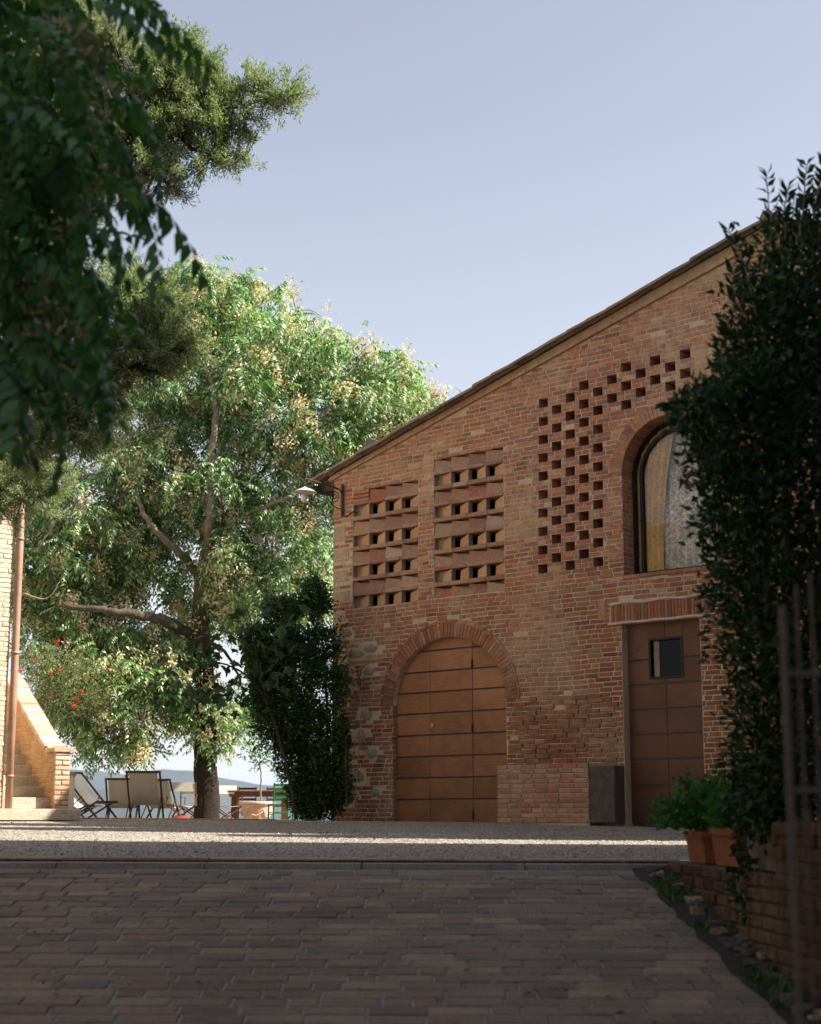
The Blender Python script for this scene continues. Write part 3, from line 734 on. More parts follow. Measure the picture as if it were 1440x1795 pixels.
for a, b_, c_, d_ in ((6.35, 6.74, -.05, 3.1), (7.36, 7.8, -.05, 3.1), (6.74, 7.36, -.05, 2.17), (6.74, 7.36, 2.78, 3.1)):
    q.add([FP(a, c_, dz - .03), FP(b_, c_, dz - .03), FP(b_, d_, dz - .03), FP(a, d_, dz - .03)], [(0, 1, 2, 3)])
bmesh_world(q, 'backing', M['door_strip'], d2)
def glass_mat(name, tint=(.95, .94, .92), base=.12, k=.45):
    m, t, b = new_mat(name); t.nodes.remove(b)
    tr = N_(t, 'ShaderNodeBsdfTransparent'); tr.inputs[0].default_value = (*tint, 1)
    gl = N_(t, 'ShaderNodeBsdfGlossy'); gl.inputs['Roughness'].default_value = .012
    nb = N_(t, 'ShaderNodeBump'); nb.inputs['Distance'].default_value = .002; nb.inputs['Strength'].default_value = .35
    t.links.new(noise(t, 7, 2), nb.inputs['Height']); t.links.new(nb.outputs[0], gl.inputs['Normal'])
    fr = N_(t, 'ShaderNodeFresnel'); fr.inputs[0].default_value = 1.52
    a = math_(t, 'ADD', math_(t, 'MULTIPLY', fr.outputs[0], k), base)
    ms = N_(t, 'ShaderNodeMixShader'); t.links.new(a, ms.inputs[0]); t.links.new(tr.outputs[0], ms.inputs[1]); t.links.new(gl.outputs[0], ms.inputs[2])
    t.links.new(ms.outputs[0], t.nodes['Material Output'].inputs[0]); return m
M['glass'] = glass_mat('window_glass', base=.03)
M['glass_small'] = glass_mat('door_glass', base=.0, k=.3)
def fr_box(mb, u0, u1, z0, z1, off, d): worn_box(mb, FP((u0 + u1) / 2, (z0 + z1) / 2, off), T, Z, NN, u1 - u0, z1 - z0, d, .003, .0005)
win = tag(bpy.data.objects.new('door_window', None)); C.objects.link(win); win.parent = d2
q = MB(); fr_box(q, 6.735, 6.775, 2.165, 2.785, dz + .01, .2); fr_box(q, 7.325, 7.365, 2.165, 2.785, dz + .01, .2); fr_box(q, 6.775, 7.325, 2.165, 2.195, dz + .012, .2); fr_box(q, 6.775, 7.325, 2.755, 2.785, dz + .012, .2)
bmesh_world(q, 'window_frame', M['black_frame'], d2)
q = MB(); fr_box(q, 6.80, 6.90, 2.2, 2.75, dz - .045, .02); bmesh_world(q, 'inner_frame', M['rubble'], d2)
q = MB(); q.add([FP(6.78, 2.19, dz - .06), FP(7.32, 2.19, dz - .06), FP(7.32, 2.76, dz - .06), FP(6.78, 2.76, dz - .06)], [(0, 1, 2, 3)]); bmesh_world(q, 'glass_pane', M['glass_small'], d2)
bpy.data.objects.remove(win)
# arched window
win = bpy.data.objects.new('arched_window', None); C.objects.link(win); win.parent = barn
def arch_line(r, zb, off, n=24): return [FP(W1['uc'] - r, zb, off)] + [FP(W1['uc'] - r * math.cos(math.pi * k / n), W1['zs'] + r * math.sin(math.pi * k / n), off) for k in range(n + 1)] + [FP(W1['uc'] + r, zb, off)]
def arch_frame(r0, r1, off, d, zb, name, mat):
    A, B = arch_line(r0, zb, off), arch_line(r1, zb, off); n = len(A); q = MB()
    q.add(A + B + [p - NN * d for p in A] + [p - NN * d for p in B],
          sum([[(i, i + 1, n + i + 1, n + i), (n + i, n + i + 1, 3 * n + i + 1, 3 * n + i), (i + 1, i, 2 * n + i, 2 * n + i + 1)] for i in range(n - 1)], []))
    bmesh_world(q, name, mat, win)
arch_frame(W1['r'] - .0, W1['r'] - .06, -.29, .06, 3.80, 'window_frame', M['black_frame'])
arch_frame(W1['r'] - .15, W1['r'] - .20, -.28, .07, 3.84, 'sash', M['black_frame'])
q = MB(); fr_box(q, W1['uc'] - W1['r'], W1['uc'] + W1['r'], 3.80, 3.86, -.285, .06); bmesh_world(q, 'bottom_rail', M['black_frame'], win)
A = arch_line(W1['r'], 3.82, -.32); q = MB(); q.add(A, [tuple(range(len(A) - 1, -1, -1))]); bmesh_world(q, 'glass_pane', M['glass'], win)
def curtain(u0, u1, z0, z1, off, amp, folds, mat, name, shape=None):
    q = MB(); nu, nz = 60, 12; vs = []
    for j in range(nz + 1):
        for i in range(nu + 1):
            a = i / nu; b_ = j / nz; r_u = u1 if shape is None else u0 + (u1 - u0) * shape(b_)
            u = u0 + (r_u - u0) * a; vs.append(FP(u, z0 + (z1 - z0) * b_, off + amp * math.sin(a * folds * 6.28 + 1.2 * math.sin(b_ * 3)) - .02 * random.random() * amp))
    q.add(vs, [(j * (nu + 1) + i, j * (nu + 1) + i + 1, (j + 1) * (nu + 1) + i + 1, (j + 1) * (nu + 1) + i) for j in range(nz) for i in range(nu)])
    bmesh_world(q, name, mat, win, True)
curtain(6.42, 7.22, 3.85, 6.2, -.375, .03, 5, M['curtain'], 'curtain', lambda b_: .62 + .38 * b_ ** 2)
curtain(6.62, 8.1, 3.85, 6.2, -.44, .02, 11, M['lace_reflection'], 'lace_reflection_curtain')
# sill
for k, (a, b_) in enumerate(((6.38, 6.72), (6.73, 7.1), (7.11, 7.5), (7.51, 7.85), (7.86, 8.14))):
    q = MB(); worn_box(q, FP((a + b_) / 2, 3.755, .018), T, Z, NN, b_ - a - .01, .06, .30, .01, .004); bmesh_world(q, 'sill_brick', M['brick'], win)
# buttress and plinth
bt = bpy.data.objects.new('brick_buttress', None); C.objects.link(bt); bt.parent = barn
q = MB(); worn_box(q, FP(4.93, .39, .245), T, Z, NN, 1.80, .92, .24, .01, .003); bmesh_world(q, 'core', M['mortar'], bt)
z_ = -.02; row = 0
while z_ < .84:
    u = 4.02
    while u < 5.84:
        l = min(random.uniform(.2, .30), 5.85 - u)
        if l > .05:
            q = MB(); worn_box(q, FP(u + l / 2, z_ + CH / 2 + .002, .262 + random.uniform(-.004, .004)), T, Z, NN, l - .01, CH - .013, .04, .008, .004); bmesh_world(q, 'brick', M['block'], bt)
        u += l
    z_ += CH; row += 1
q = MB(); worn_box(q, FP(6.08, .42, .245), T, Z, NN, .49, .86, .25, .02, .006); bmesh_world(q, 'plinth_stone', M['grey_stone'], bt)
# roof
def zr(u): return 6.36 + .278 * u if u <= 9.25 else 6.36 + .278 * 9.25 - .278 * (u - 9.25)
roof = bpy.data.objects.new('roof', None); C.objects.link(roof); roof.parent = barn
q = MB()
us = [-.42, 9.25, ULEN + .4]
for a, b_ in zip(us, us[1:]):
    vs = []
    for off in (-.005, -DEP - .2):
        for u in (a, b_):
            vs += [FP(u, zw(u) + .02, off), FP(u, zr(u) - .05, off)]
    q.add(vs, [(0, 1, 3, 2), (4, 6, 7, 5), (0, 2, 6, 4), (1, 5, 7, 3), (0, 4, 5, 1), (2, 3, 7, 6)])
    vs = []
    for off in (.075, -DEP - .2):
        for u in (a, b_): vs += [FP(u, zr(u) - .065, off), FP(u, zr(u) - .015, off)]
    q.add(vs, [(0, 1, 3, 2), (4, 6, 7, 5), (0, 2, 6, 4), (1, 5, 7, 3), (0, 4, 5, 1), (2, 3, 7, 6)])
bmesh_world(q, 'roof_deck', M['soffit'], roof)
# rake: a course of flat bricks on edge, then overhanging cover tiles along the verge
u = -.1
while u < 9.3:
    l = random.uniform(.27, .31); zc2 = zw(u + l / 2) + .03; d_ = (T + Z * .265).normalized(); n_ = d_.cross(NN).normalized()
    n_ = n_ if n_.z > 0 else -n_
    q = MB(); worn_box(q, FP(u + l / 2, zc2 + .0, .055), d_, n_, NN, l * 1.03 - .006, .055, .12, .006, .003); bmesh_world(q, 'verge_brick', M['rake'], roof)
    q = MB(); worn_box(q, FP(u + l / 2, (zc2 + zr(u + l / 2)) / 2 - .02, .022), d_, n_, NN, l * 1.04, zr(u + l / 2) - zc2 - .045, .10, .006, .003); bmesh_world(q, 'verge_board', M['rake'], roof)
    u += l
def cover_tile(L=.50, r0=.085, r1=.065, th=.014, n=8):
    q = MB(); vs = []
    for (x, r) in ((0, r0), (L, r1)):
        for rr in (r, r - th):
            for k in range(n + 1):
                a = math.pi * k / n; vs.append((x, rr * math.cos(a), rr * math.sin(a)))
    m_ = n + 1; f = []
    for k in range(n):
        f += [(k, k + 1, 2 * m_ + k + 1, 2 * m_ + k), (m_ + k + 1, m_ + k, 3 * m_ + k, 3 * m_ + k + 1), (k + 1, k, m_ + k, m_ + k + 1), (2 * m_ + k, 2 * m_ + k + 1, 3 * m_ + k + 1, 3 * m_ + k)]
    q.add(vs, f); return q.mesh('roof_tile')
tile_me = cover_tile(); tile_me.materials.append(M['tile'])
d_ = (T + Z * .278).normalized(); yv = NN; zv = d_.cross(yv)
if zv.z < 0: yv = -NN; zv = d_.cross(yv)
base = Matrix((d_, yv, zv)).transposed()
def put_tile(u, off, dz_, k, flip=False):
    o = bpy.data.objects.new('roof_tile', tile_me); C.objects.link(o); o.parent = roof
    R_ = base @ Matrix.Rotation(random.uniform(-.05, .05) - .035, 3, 'Y') @ Matrix.Rotation(random.uniform(-.035, .035), 3, 'Z') @ Matrix.Rotation(math.pi if flip else 0, 3, 'X')
    mw = R_.to_4x4(); mw.translation = FP(u, zr(u) + dz_, off) - C0; o.matrix_local = mw
u = -.45
while u < 9.1:
    put_tile(u, .155 + random.uniform(-.012, .012), -.07 + random.uniform(-.012, .012), 0); u += .40
tl = []
for k in range(1, 9):
    u = -.45
    while u < 9.1: tl.append((u, .135 - k * .2, -.045)); tl.append((u + .1, .035 - k * .2, .0, True)); u += .4
rest = MB()
for e in tl:
    u, off, dz_ = e[:3]; flip = len(e) > 3
    R_ = base @ Matrix.Rotation(random.uniform(-.05, .05) - .035, 3, 'Y') @ Matrix.Rotation(math.pi if flip else 0, 3, 'X'); o_ = FP(u, zr(u) + dz_, off)
    rest.add([R_ @ v.co + o_ for v in tile_me.vertices], [tuple(p.vertices) for p in tile_me.polygons])
tag(bmesh_world(rest, 'roof_tiles', M['tile'], roof), kind='stuff')
q = MB()
for k in range(14):                                      # ridge tiles
    p = FP(9.25, zr(9.25) + .0, .15 - k * .4); q.tube([p, p - NN * .42], [.11, .09], 8)
bmesh_world(q, 'ridge_tile', M['tile'], roof)
# eaves gutter end at the left corner
q = MB(); q.tube([FP(-.42, 6.07, .12), FP(-.42, 6.07, -3)], .075, 10); bmesh_world(q, 'gutter', M['iron'], roof, True)
q = MB(); R_ = Matrix((T, NN, Z)).transposed(); q.box(FP(-.2, 6.12, -.1), (.42, .16, .13), R_); bmesh_world(q, 'eaves_beam', M['soffit'], roof)

# ------------------------------------------------------------ bracket lamp
lamp = tag(empty('bracket_lamp', FP(.24, 5.78, 0)), 'wrought iron scroll bracket lamp with flat shade and white globe on the barn corner', 'lamp')
def LB(u, z, off): return FP(.24 + u, z, off) - FP(.24, 5.78, 0)
q = MB(); q.box(LB(0, 5.78, .03), (.05, .025, .60), Matrix((T, NN, Z)).transposed()); q.build('wall_plate', M['iron'], lamp)
arm_e = LB(0, 5.99, .98)
q = MB(); q.tube(curve_pts([LB(0, 5.92, .04), LB(0, 5.99, .15), LB(0, 6.02, .5), LB(0, 6.05, .9), LB(0, 6.03, .98), LB(0, 5.85, .98)], 5), .012, 6)
q.build('arm', M['iron'], lamp, True)
q = MB(); pts = []
for k in range(60):
    a = k / 59 * 4.6 * math.pi; r = .02 + .13 * (k / 59) ** 1.2; pts.append(LB(0, 5.84 + r * math.sin(a + .3), .22 + r * math.cos(a + .3)))
q.tube(pts, .008, 5); q.tube(curve_pts([LB(0, 5.62, .06), LB(0, 5.65, .25), LB(0, 5.8, .42), LB(0, 6.0, .5)], 6), .01, 6); q.build('scroll', M['iron'], lamp, True)
sc_ = LB(0, 5.80, .98)
q = MB(); q.lathe([(.015, .10), (.05, .075), (.12, .05), (.20, .005), (.215, -.005), (.20, -.005), (.11, .035), (.03, .045)], 28, sc_); q.build('shade', M['enamel'], lamp, True)
q = MB(); q.lathe([(.001, -.19)] + [(.072 * math.sin(a), -.118 - .072 * math.cos(a)) for a in np.linspace(.2, 2.9, 12)] + [(.03, -.04)], 20, sc_); q.build('globe', M['glass_bulb'], lamp, True)
q = MB(); q.tube([LB(.03, 5.5, .02), LB(.1, 5.47, .02), LB(.17, 5.5, .02), LB(.25, 5.55, 0), LB(.32, 5.53, -.06)], .01, 5); q.build('cable', M['iron'], lamp, True)

# ------------------------------------------------------------ left house, stair, pipe
A_ = Vector((-.55, .835, 0)).normalized(); B_ = Vector((-.835, -.55, 0)).normalized()
P0 = Vector((-5.30, 26.2, .03))
hc = Vector((-6.26, 25.75, 0)); fr_n = Vector((.6, -.8, 0)); fr_t = Vector((-.8, -.6, 0))
house = tag(empty('left_house', hc), 'sunlit pale brick corner of the house at the left edge', 'building')
q = MB(); H = 7.2; a0 = Vector((0, 0, -.3)); a1 = fr_t * 7; a2 = fr_t * 7 + A_ * 9; a3 = A_ * 9
q.add([v + Vector((0, 0, zz)) for zz in (-.3, H) for v in (Vector((0, 0, 0)), a1, a2, a3)], [(0, 1, 5, 4), (1, 2, 6, 5), (2, 3, 7, 6), (3, 0, 4, 7), (4, 5, 6, 7)])
hw_ = q.build('wall', M['mortar_pale'], house)
cnt = 0; z_ = 0; stf = MB()
while z_ < 6.9:
    u = random.uniform(-.2, 0)
    while u < 1.6:
        l = random.choice([.28, .27, .25, .14]); a, b_ = max(u, .005), min(u + l, 1.6)
        if b_ - a > .04:
            q = MB() if (cnt < 280 and z_ < 5.2 and u < .8) else stf
            worn_box(q, fr_t * ((a + b_) / 2) + Z * (z_ + CH / 2) + fr_n * random.uniform(.004, .012), fr_t, Z, fr_n, b_ - a - .01, CH - .014, .05, .006, .003)
            if q is not stf: q.build('brick', M['brick_pale'], hw_); cnt += 1
        u += l + .01
    z_ += CH
tag(stf.build('brickwork', M['brick_pale'], hw_), kind='stuff')
q = MB(); q.add([v for v in (Vector((.15, -.3, H)), a1 + Vector((-.3, -.3, H)), a2 + Vector((0, 0, H)), a3 + Vector((.4, 0, H)))] + [v + Vector((0, 0, .14)) for v in (Vector((.15, -.3, H)), a1 + Vector((-.3, -.3, H)), a2 + Vector((0, 0, H)), a3 + Vector((.4, 0, H)))], [(0, 1, 5, 4), (1, 2, 6, 5), (2, 3, 7, 6), (3, 0, 4, 7), (4, 5, 6, 7), (0, 3, 2, 1)]); q.build('roof', M['tile'], house)
pp = Vector((.09, .02, 0))
q = MB(); q.tube([pp + Z * zz for zz in (-.02, 2, 4, 6.9)], .058, 14); dp = q.build('drain_pipe', M['copper'], house, True); dp['label'] = 'copper coloured round downpipe'
for zz in (.7, 2.6, 4.4):
    q = MB(); q.lathe([(.058, -.02), (.068, -.02), (.068, .02), (.058, .02)], 14, pp + Z * zz); q.build('pipe_bracket', M['copper'], dp, True)
# stair
stair = tag(empty('outside_stair', P0), 'sunlit stone stair with sloping brick parapet beside the left house', 'stairs')
for k in range(9):
    wdt = 1.35 if k else 1.55; s0 = .16 if k else -.12
    c_ = A_ * (.28 * k + .14 + (0 if k else -.06)) + B_ * (s0 + wdt / 2) + Z * (.175 * (k + 1))
    hgt = .175 * (k + 1) + .1
    q = MB(); worn_box(q, c_, B_, A_, Z, wdt, .29 + (.10 if not k else 0), .17, .012, .004); q.build('step', M['stair'], stair)
    q = MB(); worn_box(q, c_ - Z * .176 + A_ * .02, B_, A_, Z, wdt - .05, .26, hgt, .003, .001); q.build('riser_core', M['stair'], stair)
    if k == 8: pass
# parapet as a prism: end pillar then slope up
def PA(a, b_, z): return A_ * a + B_ * b_ + Z * z
w0, w1 = .0, .30
prof = [(.10, -.1), (.10, 1.05), (.40, 1.10), (2.6, 2.47), (2.6, -.1)]
q = MB(); nP = len(prof); q.add([PA(a, w0, z_) for a, z_ in prof] + [PA(a, w1 - .06, z_) for a, z_ in prof], [tuple(range(nP)), tuple(range(2 * nP - 1, nP - 1, -1))] + [(i, nP + i, nP + (i + 1) % nP, (i + 1) % nP) for i in range(nP)])
q.build('parapet', M['plaster'], stair)
capz = [(.07, 1.06), (.42, 1.11), (2.62, 2.48)]
q = MB(); cv = []
for a, z_ in capz: cv += [PA(a, w0 - .03, z_), PA(a, w1 - .03, z_), PA(a, w1 - .03, z_ + .07), PA(a, w0 - .03, z_ + .07)]
a = .06
while a < 2.6:                                         # coping of bricks on edge, following the slope
    z_ = 1.075 if a < .42 else 1.095 + (a - .42) * .6227; ex_ = (A_ if a < .42 else (A_ + Z * .6227).normalized()); ez_ = ex_.cross(B_); ez_ = ez_ if ez_.z > 0 else -ez_
    q = MB(); worn_box(q, PA(a + .03, (w0 + w1) / 2 - .03, z_ + .05 + random.uniform(-.004, .004)), ex_, B_, ez_, .062, w1 - w0 + .02, .07, .006, .004); q.build('coping_brick', M['brick_pale'], stair); a += .070 if a < .42 else .0595
z_ = 0
while z_ < 1.02:                                       # brick end pier
    for (a, b_) in (((.0, .13), (.14, .25)) if int(z_ / CH) % 2 else ((.0, .25),)):
        q = MB(); worn_box(q, PA(.085, (a + b_) / 2, z_ + CH / 2), B_, Z, -A_, b_ - a - .008, CH - .014, .06, .008, .004); q.build('brick', M['brick_pale'], stair)
    z_ += CH
q = MB()
z_ = .2
while z_ < 2.2:                                        # rough bricks showing on the inner face
    a = .15 + random.random() * .1
    while a < 2.5:
        l = random.uniform(.2, .28)
        if z_ + CH < 1.06 + .62 * max(0, a - .4) and random.random() < .8:
            worn_box(q, PA(a + l / 2, w1 - .055 + random.uniform(-.004, .004), z_ + CH / 2), A_, Z, B_, l - .012, CH - .016, .04, .008, .004)
        a += l
    z_ += CH
tag(q.build('inner_bricks', M['brick_ochre'] if 'brick_ochre' in M else M['plaster'], stair), kind='stuff')
# white post beyond the stair
wp = tag(empty('white_post', (-5.73, 28.2, .0)), 'short white post with grey cap just right of the stair', 'post')
q = MB(); q.box((0, 0, .36), (.13, .13, .84)); q.build('shaft', M['white'], wp)
q = MB(); worn_box(q, Vector((0, 0, .83)), Vector((1, 0, 0)), Vector((0, 1, 0)), Z, .17, .17, .06); q.build('cap', M['kerb'], wp)
# brick edging strip at the terrace
es_ = tag(empty('terrace_edging', (-4.5, 29, 0)), 'row of pink edging bricks along the terrace lip', kind='structure')
x = -8.4
while x < -2.6:
    q = MB(); worn_box(q, Vector((x + .14 + 4.5, 0, ground_z(x, 29) + .03)), Vector((1, 0, 0)), Vector((0, 1, 0)), Z, .275, .14, .08, .008, .004); q.build('edging_brick', M['block'], es_); x += .29

# ------------------------------------------------------------ right garden wall, planters, gate
gw = tag(empty('garden_wall', (wall_x(10), 10, -.8)), 'low old brick garden wall running down the right of the ramp', 'wall')
def GW(y, z, off=0):                                   # point on the left face
    d = Vector((1, -PK, 0)).normalized(); return Vector((wall_x(y), y, z)) - d * off
gd = Vector((PK, 1, 0)).normalized(); gn = Vector((-1, PK, 0)).normalized()
o_gw = Vector(gw.location)
q = MB()
for (y0, y1, top) in ((9.2, 12.15, -.24), (1.5, 9.2, .0)):
    P = [GW(y0, -1.5, -.012), GW(y1, -1.5, -.012), GW(y1, -1.5, -.55), GW(y0, -1.5, -.55)]
    tp = [Vector((p.x, p.y, top - .01)) for p in P]
    q.add([v - o_gw for v in P + tp], [(0, 1, 5, 4), (1, 2, 6, 5), (2, 3, 7, 6), (3, 0, 4, 7), (4, 5, 6, 7)])
core = q.build('wall_core', M['mortar_dark'], gw)
allb = []; z_ = -1.25
while z_ < .0:
    y = 5 + random.uniform(0, .2)
    while y < 12.1:
        l = random.choice([.28, .27, .29, .14]); yc = y + l / 2; top = 0 if yc < 9.2 else -.24
        if z_ + CH < top + .02 and z_ > ground_z(wall_x(yc), yc) - .08: allb.append((yc, z_ + CH / 2, l))
        y += l + .01
    z_ += CH
allb.sort(key=lambda b_: abs(b_[0] - 8.8)); st = MB()
for i, (yc, zc, l) in enumerate(allb):
    q = MB() if i < 280 else st
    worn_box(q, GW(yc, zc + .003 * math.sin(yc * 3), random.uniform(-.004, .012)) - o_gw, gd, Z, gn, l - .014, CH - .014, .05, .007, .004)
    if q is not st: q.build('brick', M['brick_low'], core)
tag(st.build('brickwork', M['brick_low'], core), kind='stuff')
y = 3.0
while y < 9.1:                                         # coping of the taller stretch
    q = MB(); worn_box(q, Vector((wall_x(y) + .27, y + .07, .03)) - o_gw, Vector((1, -PK, 0)).normalized(), gd, Z, .58, .13, .06, .008, .004); q.build('coping_brick', M['brick_low'], gw); y += .14
for i in range(90):                                    # rubble stones at the foot
    y = random.uniform(7.6, 12.1); x = wall_x(y) - random.uniform(.0, .13); s_ = random.uniform(.02, .055)
    q = MB(); V_ = [(Vector((a, b_, c_)) + Vector([random.uniform(-.5, .5) for _ in range(3)])) * s_ for a in (-1, 1) for b_ in (-1, 1) for c_ in (-.6, .6)]
    q.add([v + Vector((x, y, ground_z(x, y) + s_ * .3)) - o_gw for v in V_], [(0, 1, 3, 2), (4, 6, 7, 5), (0, 4, 5, 1), (2, 3, 7, 6), (0, 2, 6, 4), (1, 5, 7, 3)])
    q.build('foot_stone', M['grey_stone'] if i % 4 else M['rubble'], gw)
# soil strip along the wall foot
q = sheet(0, 1, 4, 17.2, 4, 30, 0, lambda a, y: 0); me = q
V2 = []
for j in range(31):
    y = 4 + 8.2 * j / 30
    for i in range(5): x = wall_x(y) - .24 + .28 * i / 4 + (random.uniform(-.03, .03) if i == 0 else 0); V2.append((x, y, ground_z(x, y) + .006 + .02 * (i / 4)))
q = MB(); q.add(V2, [(j * 5 + i, j * 5 + i + 1, (j + 1) * 5 + i + 1, (j + 1) * 5 + i) for j in range(30) for i in range(4)]); tag(q.build('soil_strip', M['soil']), 'dark soil gutter along the wall foot', kind='structure')

n = 1500; wy = rng.uniform(7.6, 12.3, n); wx = np.array([wall_x(v) for v in wy]) - rng.uniform(0, .22, n)
cl = np.sin(wy * 5.1) + np.sin(wy * 2.3 + 1) > .2; wy, wx = wy[cl], wx[cl]; n = len(wy)
P = np.stack([wx, wy, [ground_z(a, b_) + .01 for a, b_ in zip(wx, wy)]], 1); D = rng.normal(size=(n, 3)) * .8; D[:, 2] = 1
V, I = leaves(P, D, rng.uniform(.03, .10, n), .014)
tag(np_mesh('weeds', V, I, M['shrub']), 'small weeds growing along the foot of the garden wall', kind='stuff')
def trough(name, y, l, h, wd, mat, label):
    c_ = Vector((wall_x(y) + .05 + wd / 2, y, -.24)); o = tag(empty(name, c_, math.atan2(-PK, 1)), label, 'planter', 'terracotta troughs on the garden wall')
    q = MB(); a, b_, c2, d_ = wd * .36, l * .46, wd / 2, l / 2
    def ring(x, y, z): return [(-x, -y, z), (x, -y, z), (x, y, z), (-x, y, z)]
    q.add(ring(a, b_, 0) + ring(c2 - .012, d_ - .012, h - .045) + ring(c2, d_, h - .045) + ring(c2, d_, h) + ring(c2 - .02, d_ - .02, h) + ring(c2 - .03, d_ - .03, h - .05),
          [(3, 2, 1, 0)] + [(4 * r + k, 4 * r + (k + 1) % 4, 4 * r + 4 + (k + 1) % 4, 4 * r + 4 + k) for r in range(5) for k in range(4)])
    q.build('trough', mat, o); q = MB(); q.add(ring(c2 - .025, d_ - .025, h - .045), [(0, 1, 2, 3)]); q.build('soil', M['soil'], o); return o
trough('planter', 11.5, .55, .21, .23, M['terracotta'], 'terracotta trough farthest up the garden wall beside the gravel')
trough('planter', 10.65, .66, .235, .24, M['terracotta'], 'bright orange terracotta trough in the middle of the garden wall')
M['old_terracotta'] = simple('mossy_terracotta', (.20, .10, .065), (.30, .26, .22), 9, .9, .006)
trough('planter', 9.75, .6, .25, .25, M['old_terracotta'], 'dark mossy trough nearest the tall part of the garden wall')
def bush(name, label, cat, blobs, n, L, Wd, mat, stems=None, up=.3, extra=None, group=None, shell=.55, single=0, flowers=0, fcol=None, loc=None):
    loc = Vector(loc if loc else blobs[0][0]); o = tag(empty(name, loc), label, cat, group)
    vol = np.array([b_[1][0] * b_[1][1] + b_[1][0] * b_[1][2] for b_ in blobs]); pick = rng.choice(len(blobs), n, p=vol / vol.sum())
    c_ = np.array([list(b_[0]) for b_ in blobs])[pick]; r_ = np.array([list(b_[1]) for b_ in blobs])[pick]
    d = unit(rng.normal(size=(n, 3))); rr = (shell + (1.05 - shell) * rng.random((n, 1)) ** .7) 
    wob = 1 + .16 * np.sin(d[:, :1] * 7 + c_[:, :1] * 3) + .14 * np.sin(d[:, 1:2] * 9 + 1) + .1 * np.sin(d[:, 2:3] * 13)
    P = c_ + d * r_ * rr * wob - np.array(loc)
    D = unit(d * .8 + rng.normal(size=(n, 3)) * .6 + np.array([0, 0, up]))
    Ls = L * rng.uniform(.55, 1.35, n)
    if single:
        key = -(d[:, 0] * -1 + d[:, 1] * -1.2 + .3 * d[:, 2]) * rr[:, 0]; order = np.argsort(key)[:single]
        V, I = leaves(np.zeros((1, 3)), np.array([[1., 0, 0]]), L, Wd, np.array([[0, 1., .3]]))
        me = bpy.data.meshes.new('leaf'); me.from_pydata(V.tolist(), [], I.tolist()); me.materials.append(mat)
        R_ = frames(D[order], rng.uniform(-1.5, 1.5, single))
        for i, k in enumerate(order):
            lf = bpy.data.objects.new('leaf', me); C.objects.link(lf); lf.parent = o
            m4 = Matrix(R_[i].tolist()).to_4x4() @ Matrix.Scale(float(Ls[k] / L), 4); m4.translation = Vector(P[k].tolist()); lf.matrix_local = m4
        keep = np.ones(n, bool); keep[order] = False; P, D, Ls = P[keep], D[keep], Ls[keep]
    V, I = leaves(P, D, Ls, Ls * Wd / L)
    tag(np_mesh('foliage', V, I, mat, o), kind='stuff')
    if stems:
        for pts, r0, r1 in stems:
            q = MB(); cp = curve_pts([Vector(p) - loc for p in pts], 5, .01); q.tube(cp, list(np.linspace(r0, r1, len(cp))), 6); q.build('stem', M['dry_twig'], o, True)
    for k in range(flowers):
        b_ = blobs[random.randrange(len(blobs))]; d1 = unit(rng.normal(size=3)); p = np.array(list(b_[0])) + d1 * np.array(list(b_[1])) * 1.0 - np.array(loc)
        nn = 9; V, I = leaves(np.tile(p, (nn, 1)) + rng.normal(size=(nn, 3)) * .012, unit(rng.normal(size=(nn, 3))), .05, .045)
        tag(np_mesh('flower', V, I, M['red_flower'], o), kind='stuff')
    return o
def wtop(y): return -.24
for k, (y, nm, lab) in enumerate(((11.5, 'geranium', 'bright green geranium spilling from the far trough beside the small door'), (10.65, 'geranium', 'green geranium in the middle orange trough'), (9.75, 'trailing_plant', 'dark trailing plant in the mossy trough'))):
    x = wall_x(y) + .16; zt = wtop(y) + .22
    bl = [((x, y, zt + .15), (.22, .34, .15)), ((x + .05, y + .1, zt + .10), (.2, .3, .12)), ((x - .02, y - .15, zt + .22), (.16, .2, .15))]
    if k == 0: bl += [((x - .16, y, zt + .3), (.10, .12, .16)), ((x - .30, y, zt + .13), (.14, .16, .10)), ((x + .1, y, zt + .35), (.1, .1, .15))]
    if k == 2: bl += [((x - .22, y + .1, zt - .3), (.09, .16, .28)), ((x, y, zt + .35), (.3, .4, .2))]
    bl = [((x + (b_[0][0] - x) * .85, y + (b_[0][1] - y) * .85, zt + (b_[0][2] - zt) * .85), tuple(v * .85 for v in b_[1])) for b_ in bl]
    st_ = [([(x, y, zt - .05), (x + random.uniform(-.2, .1), y + random.uniform(-.2, .2), zt + .3)], .006, .003) for _ in range(8)]
    bush(nm, lab, 'plant', bl, 1500, .045, .04, M['geranium'] if k < 2 else M['hedge'], st_, shell=.2, flowers=(2 if k == 0 else 0), group='plants in the troughs')

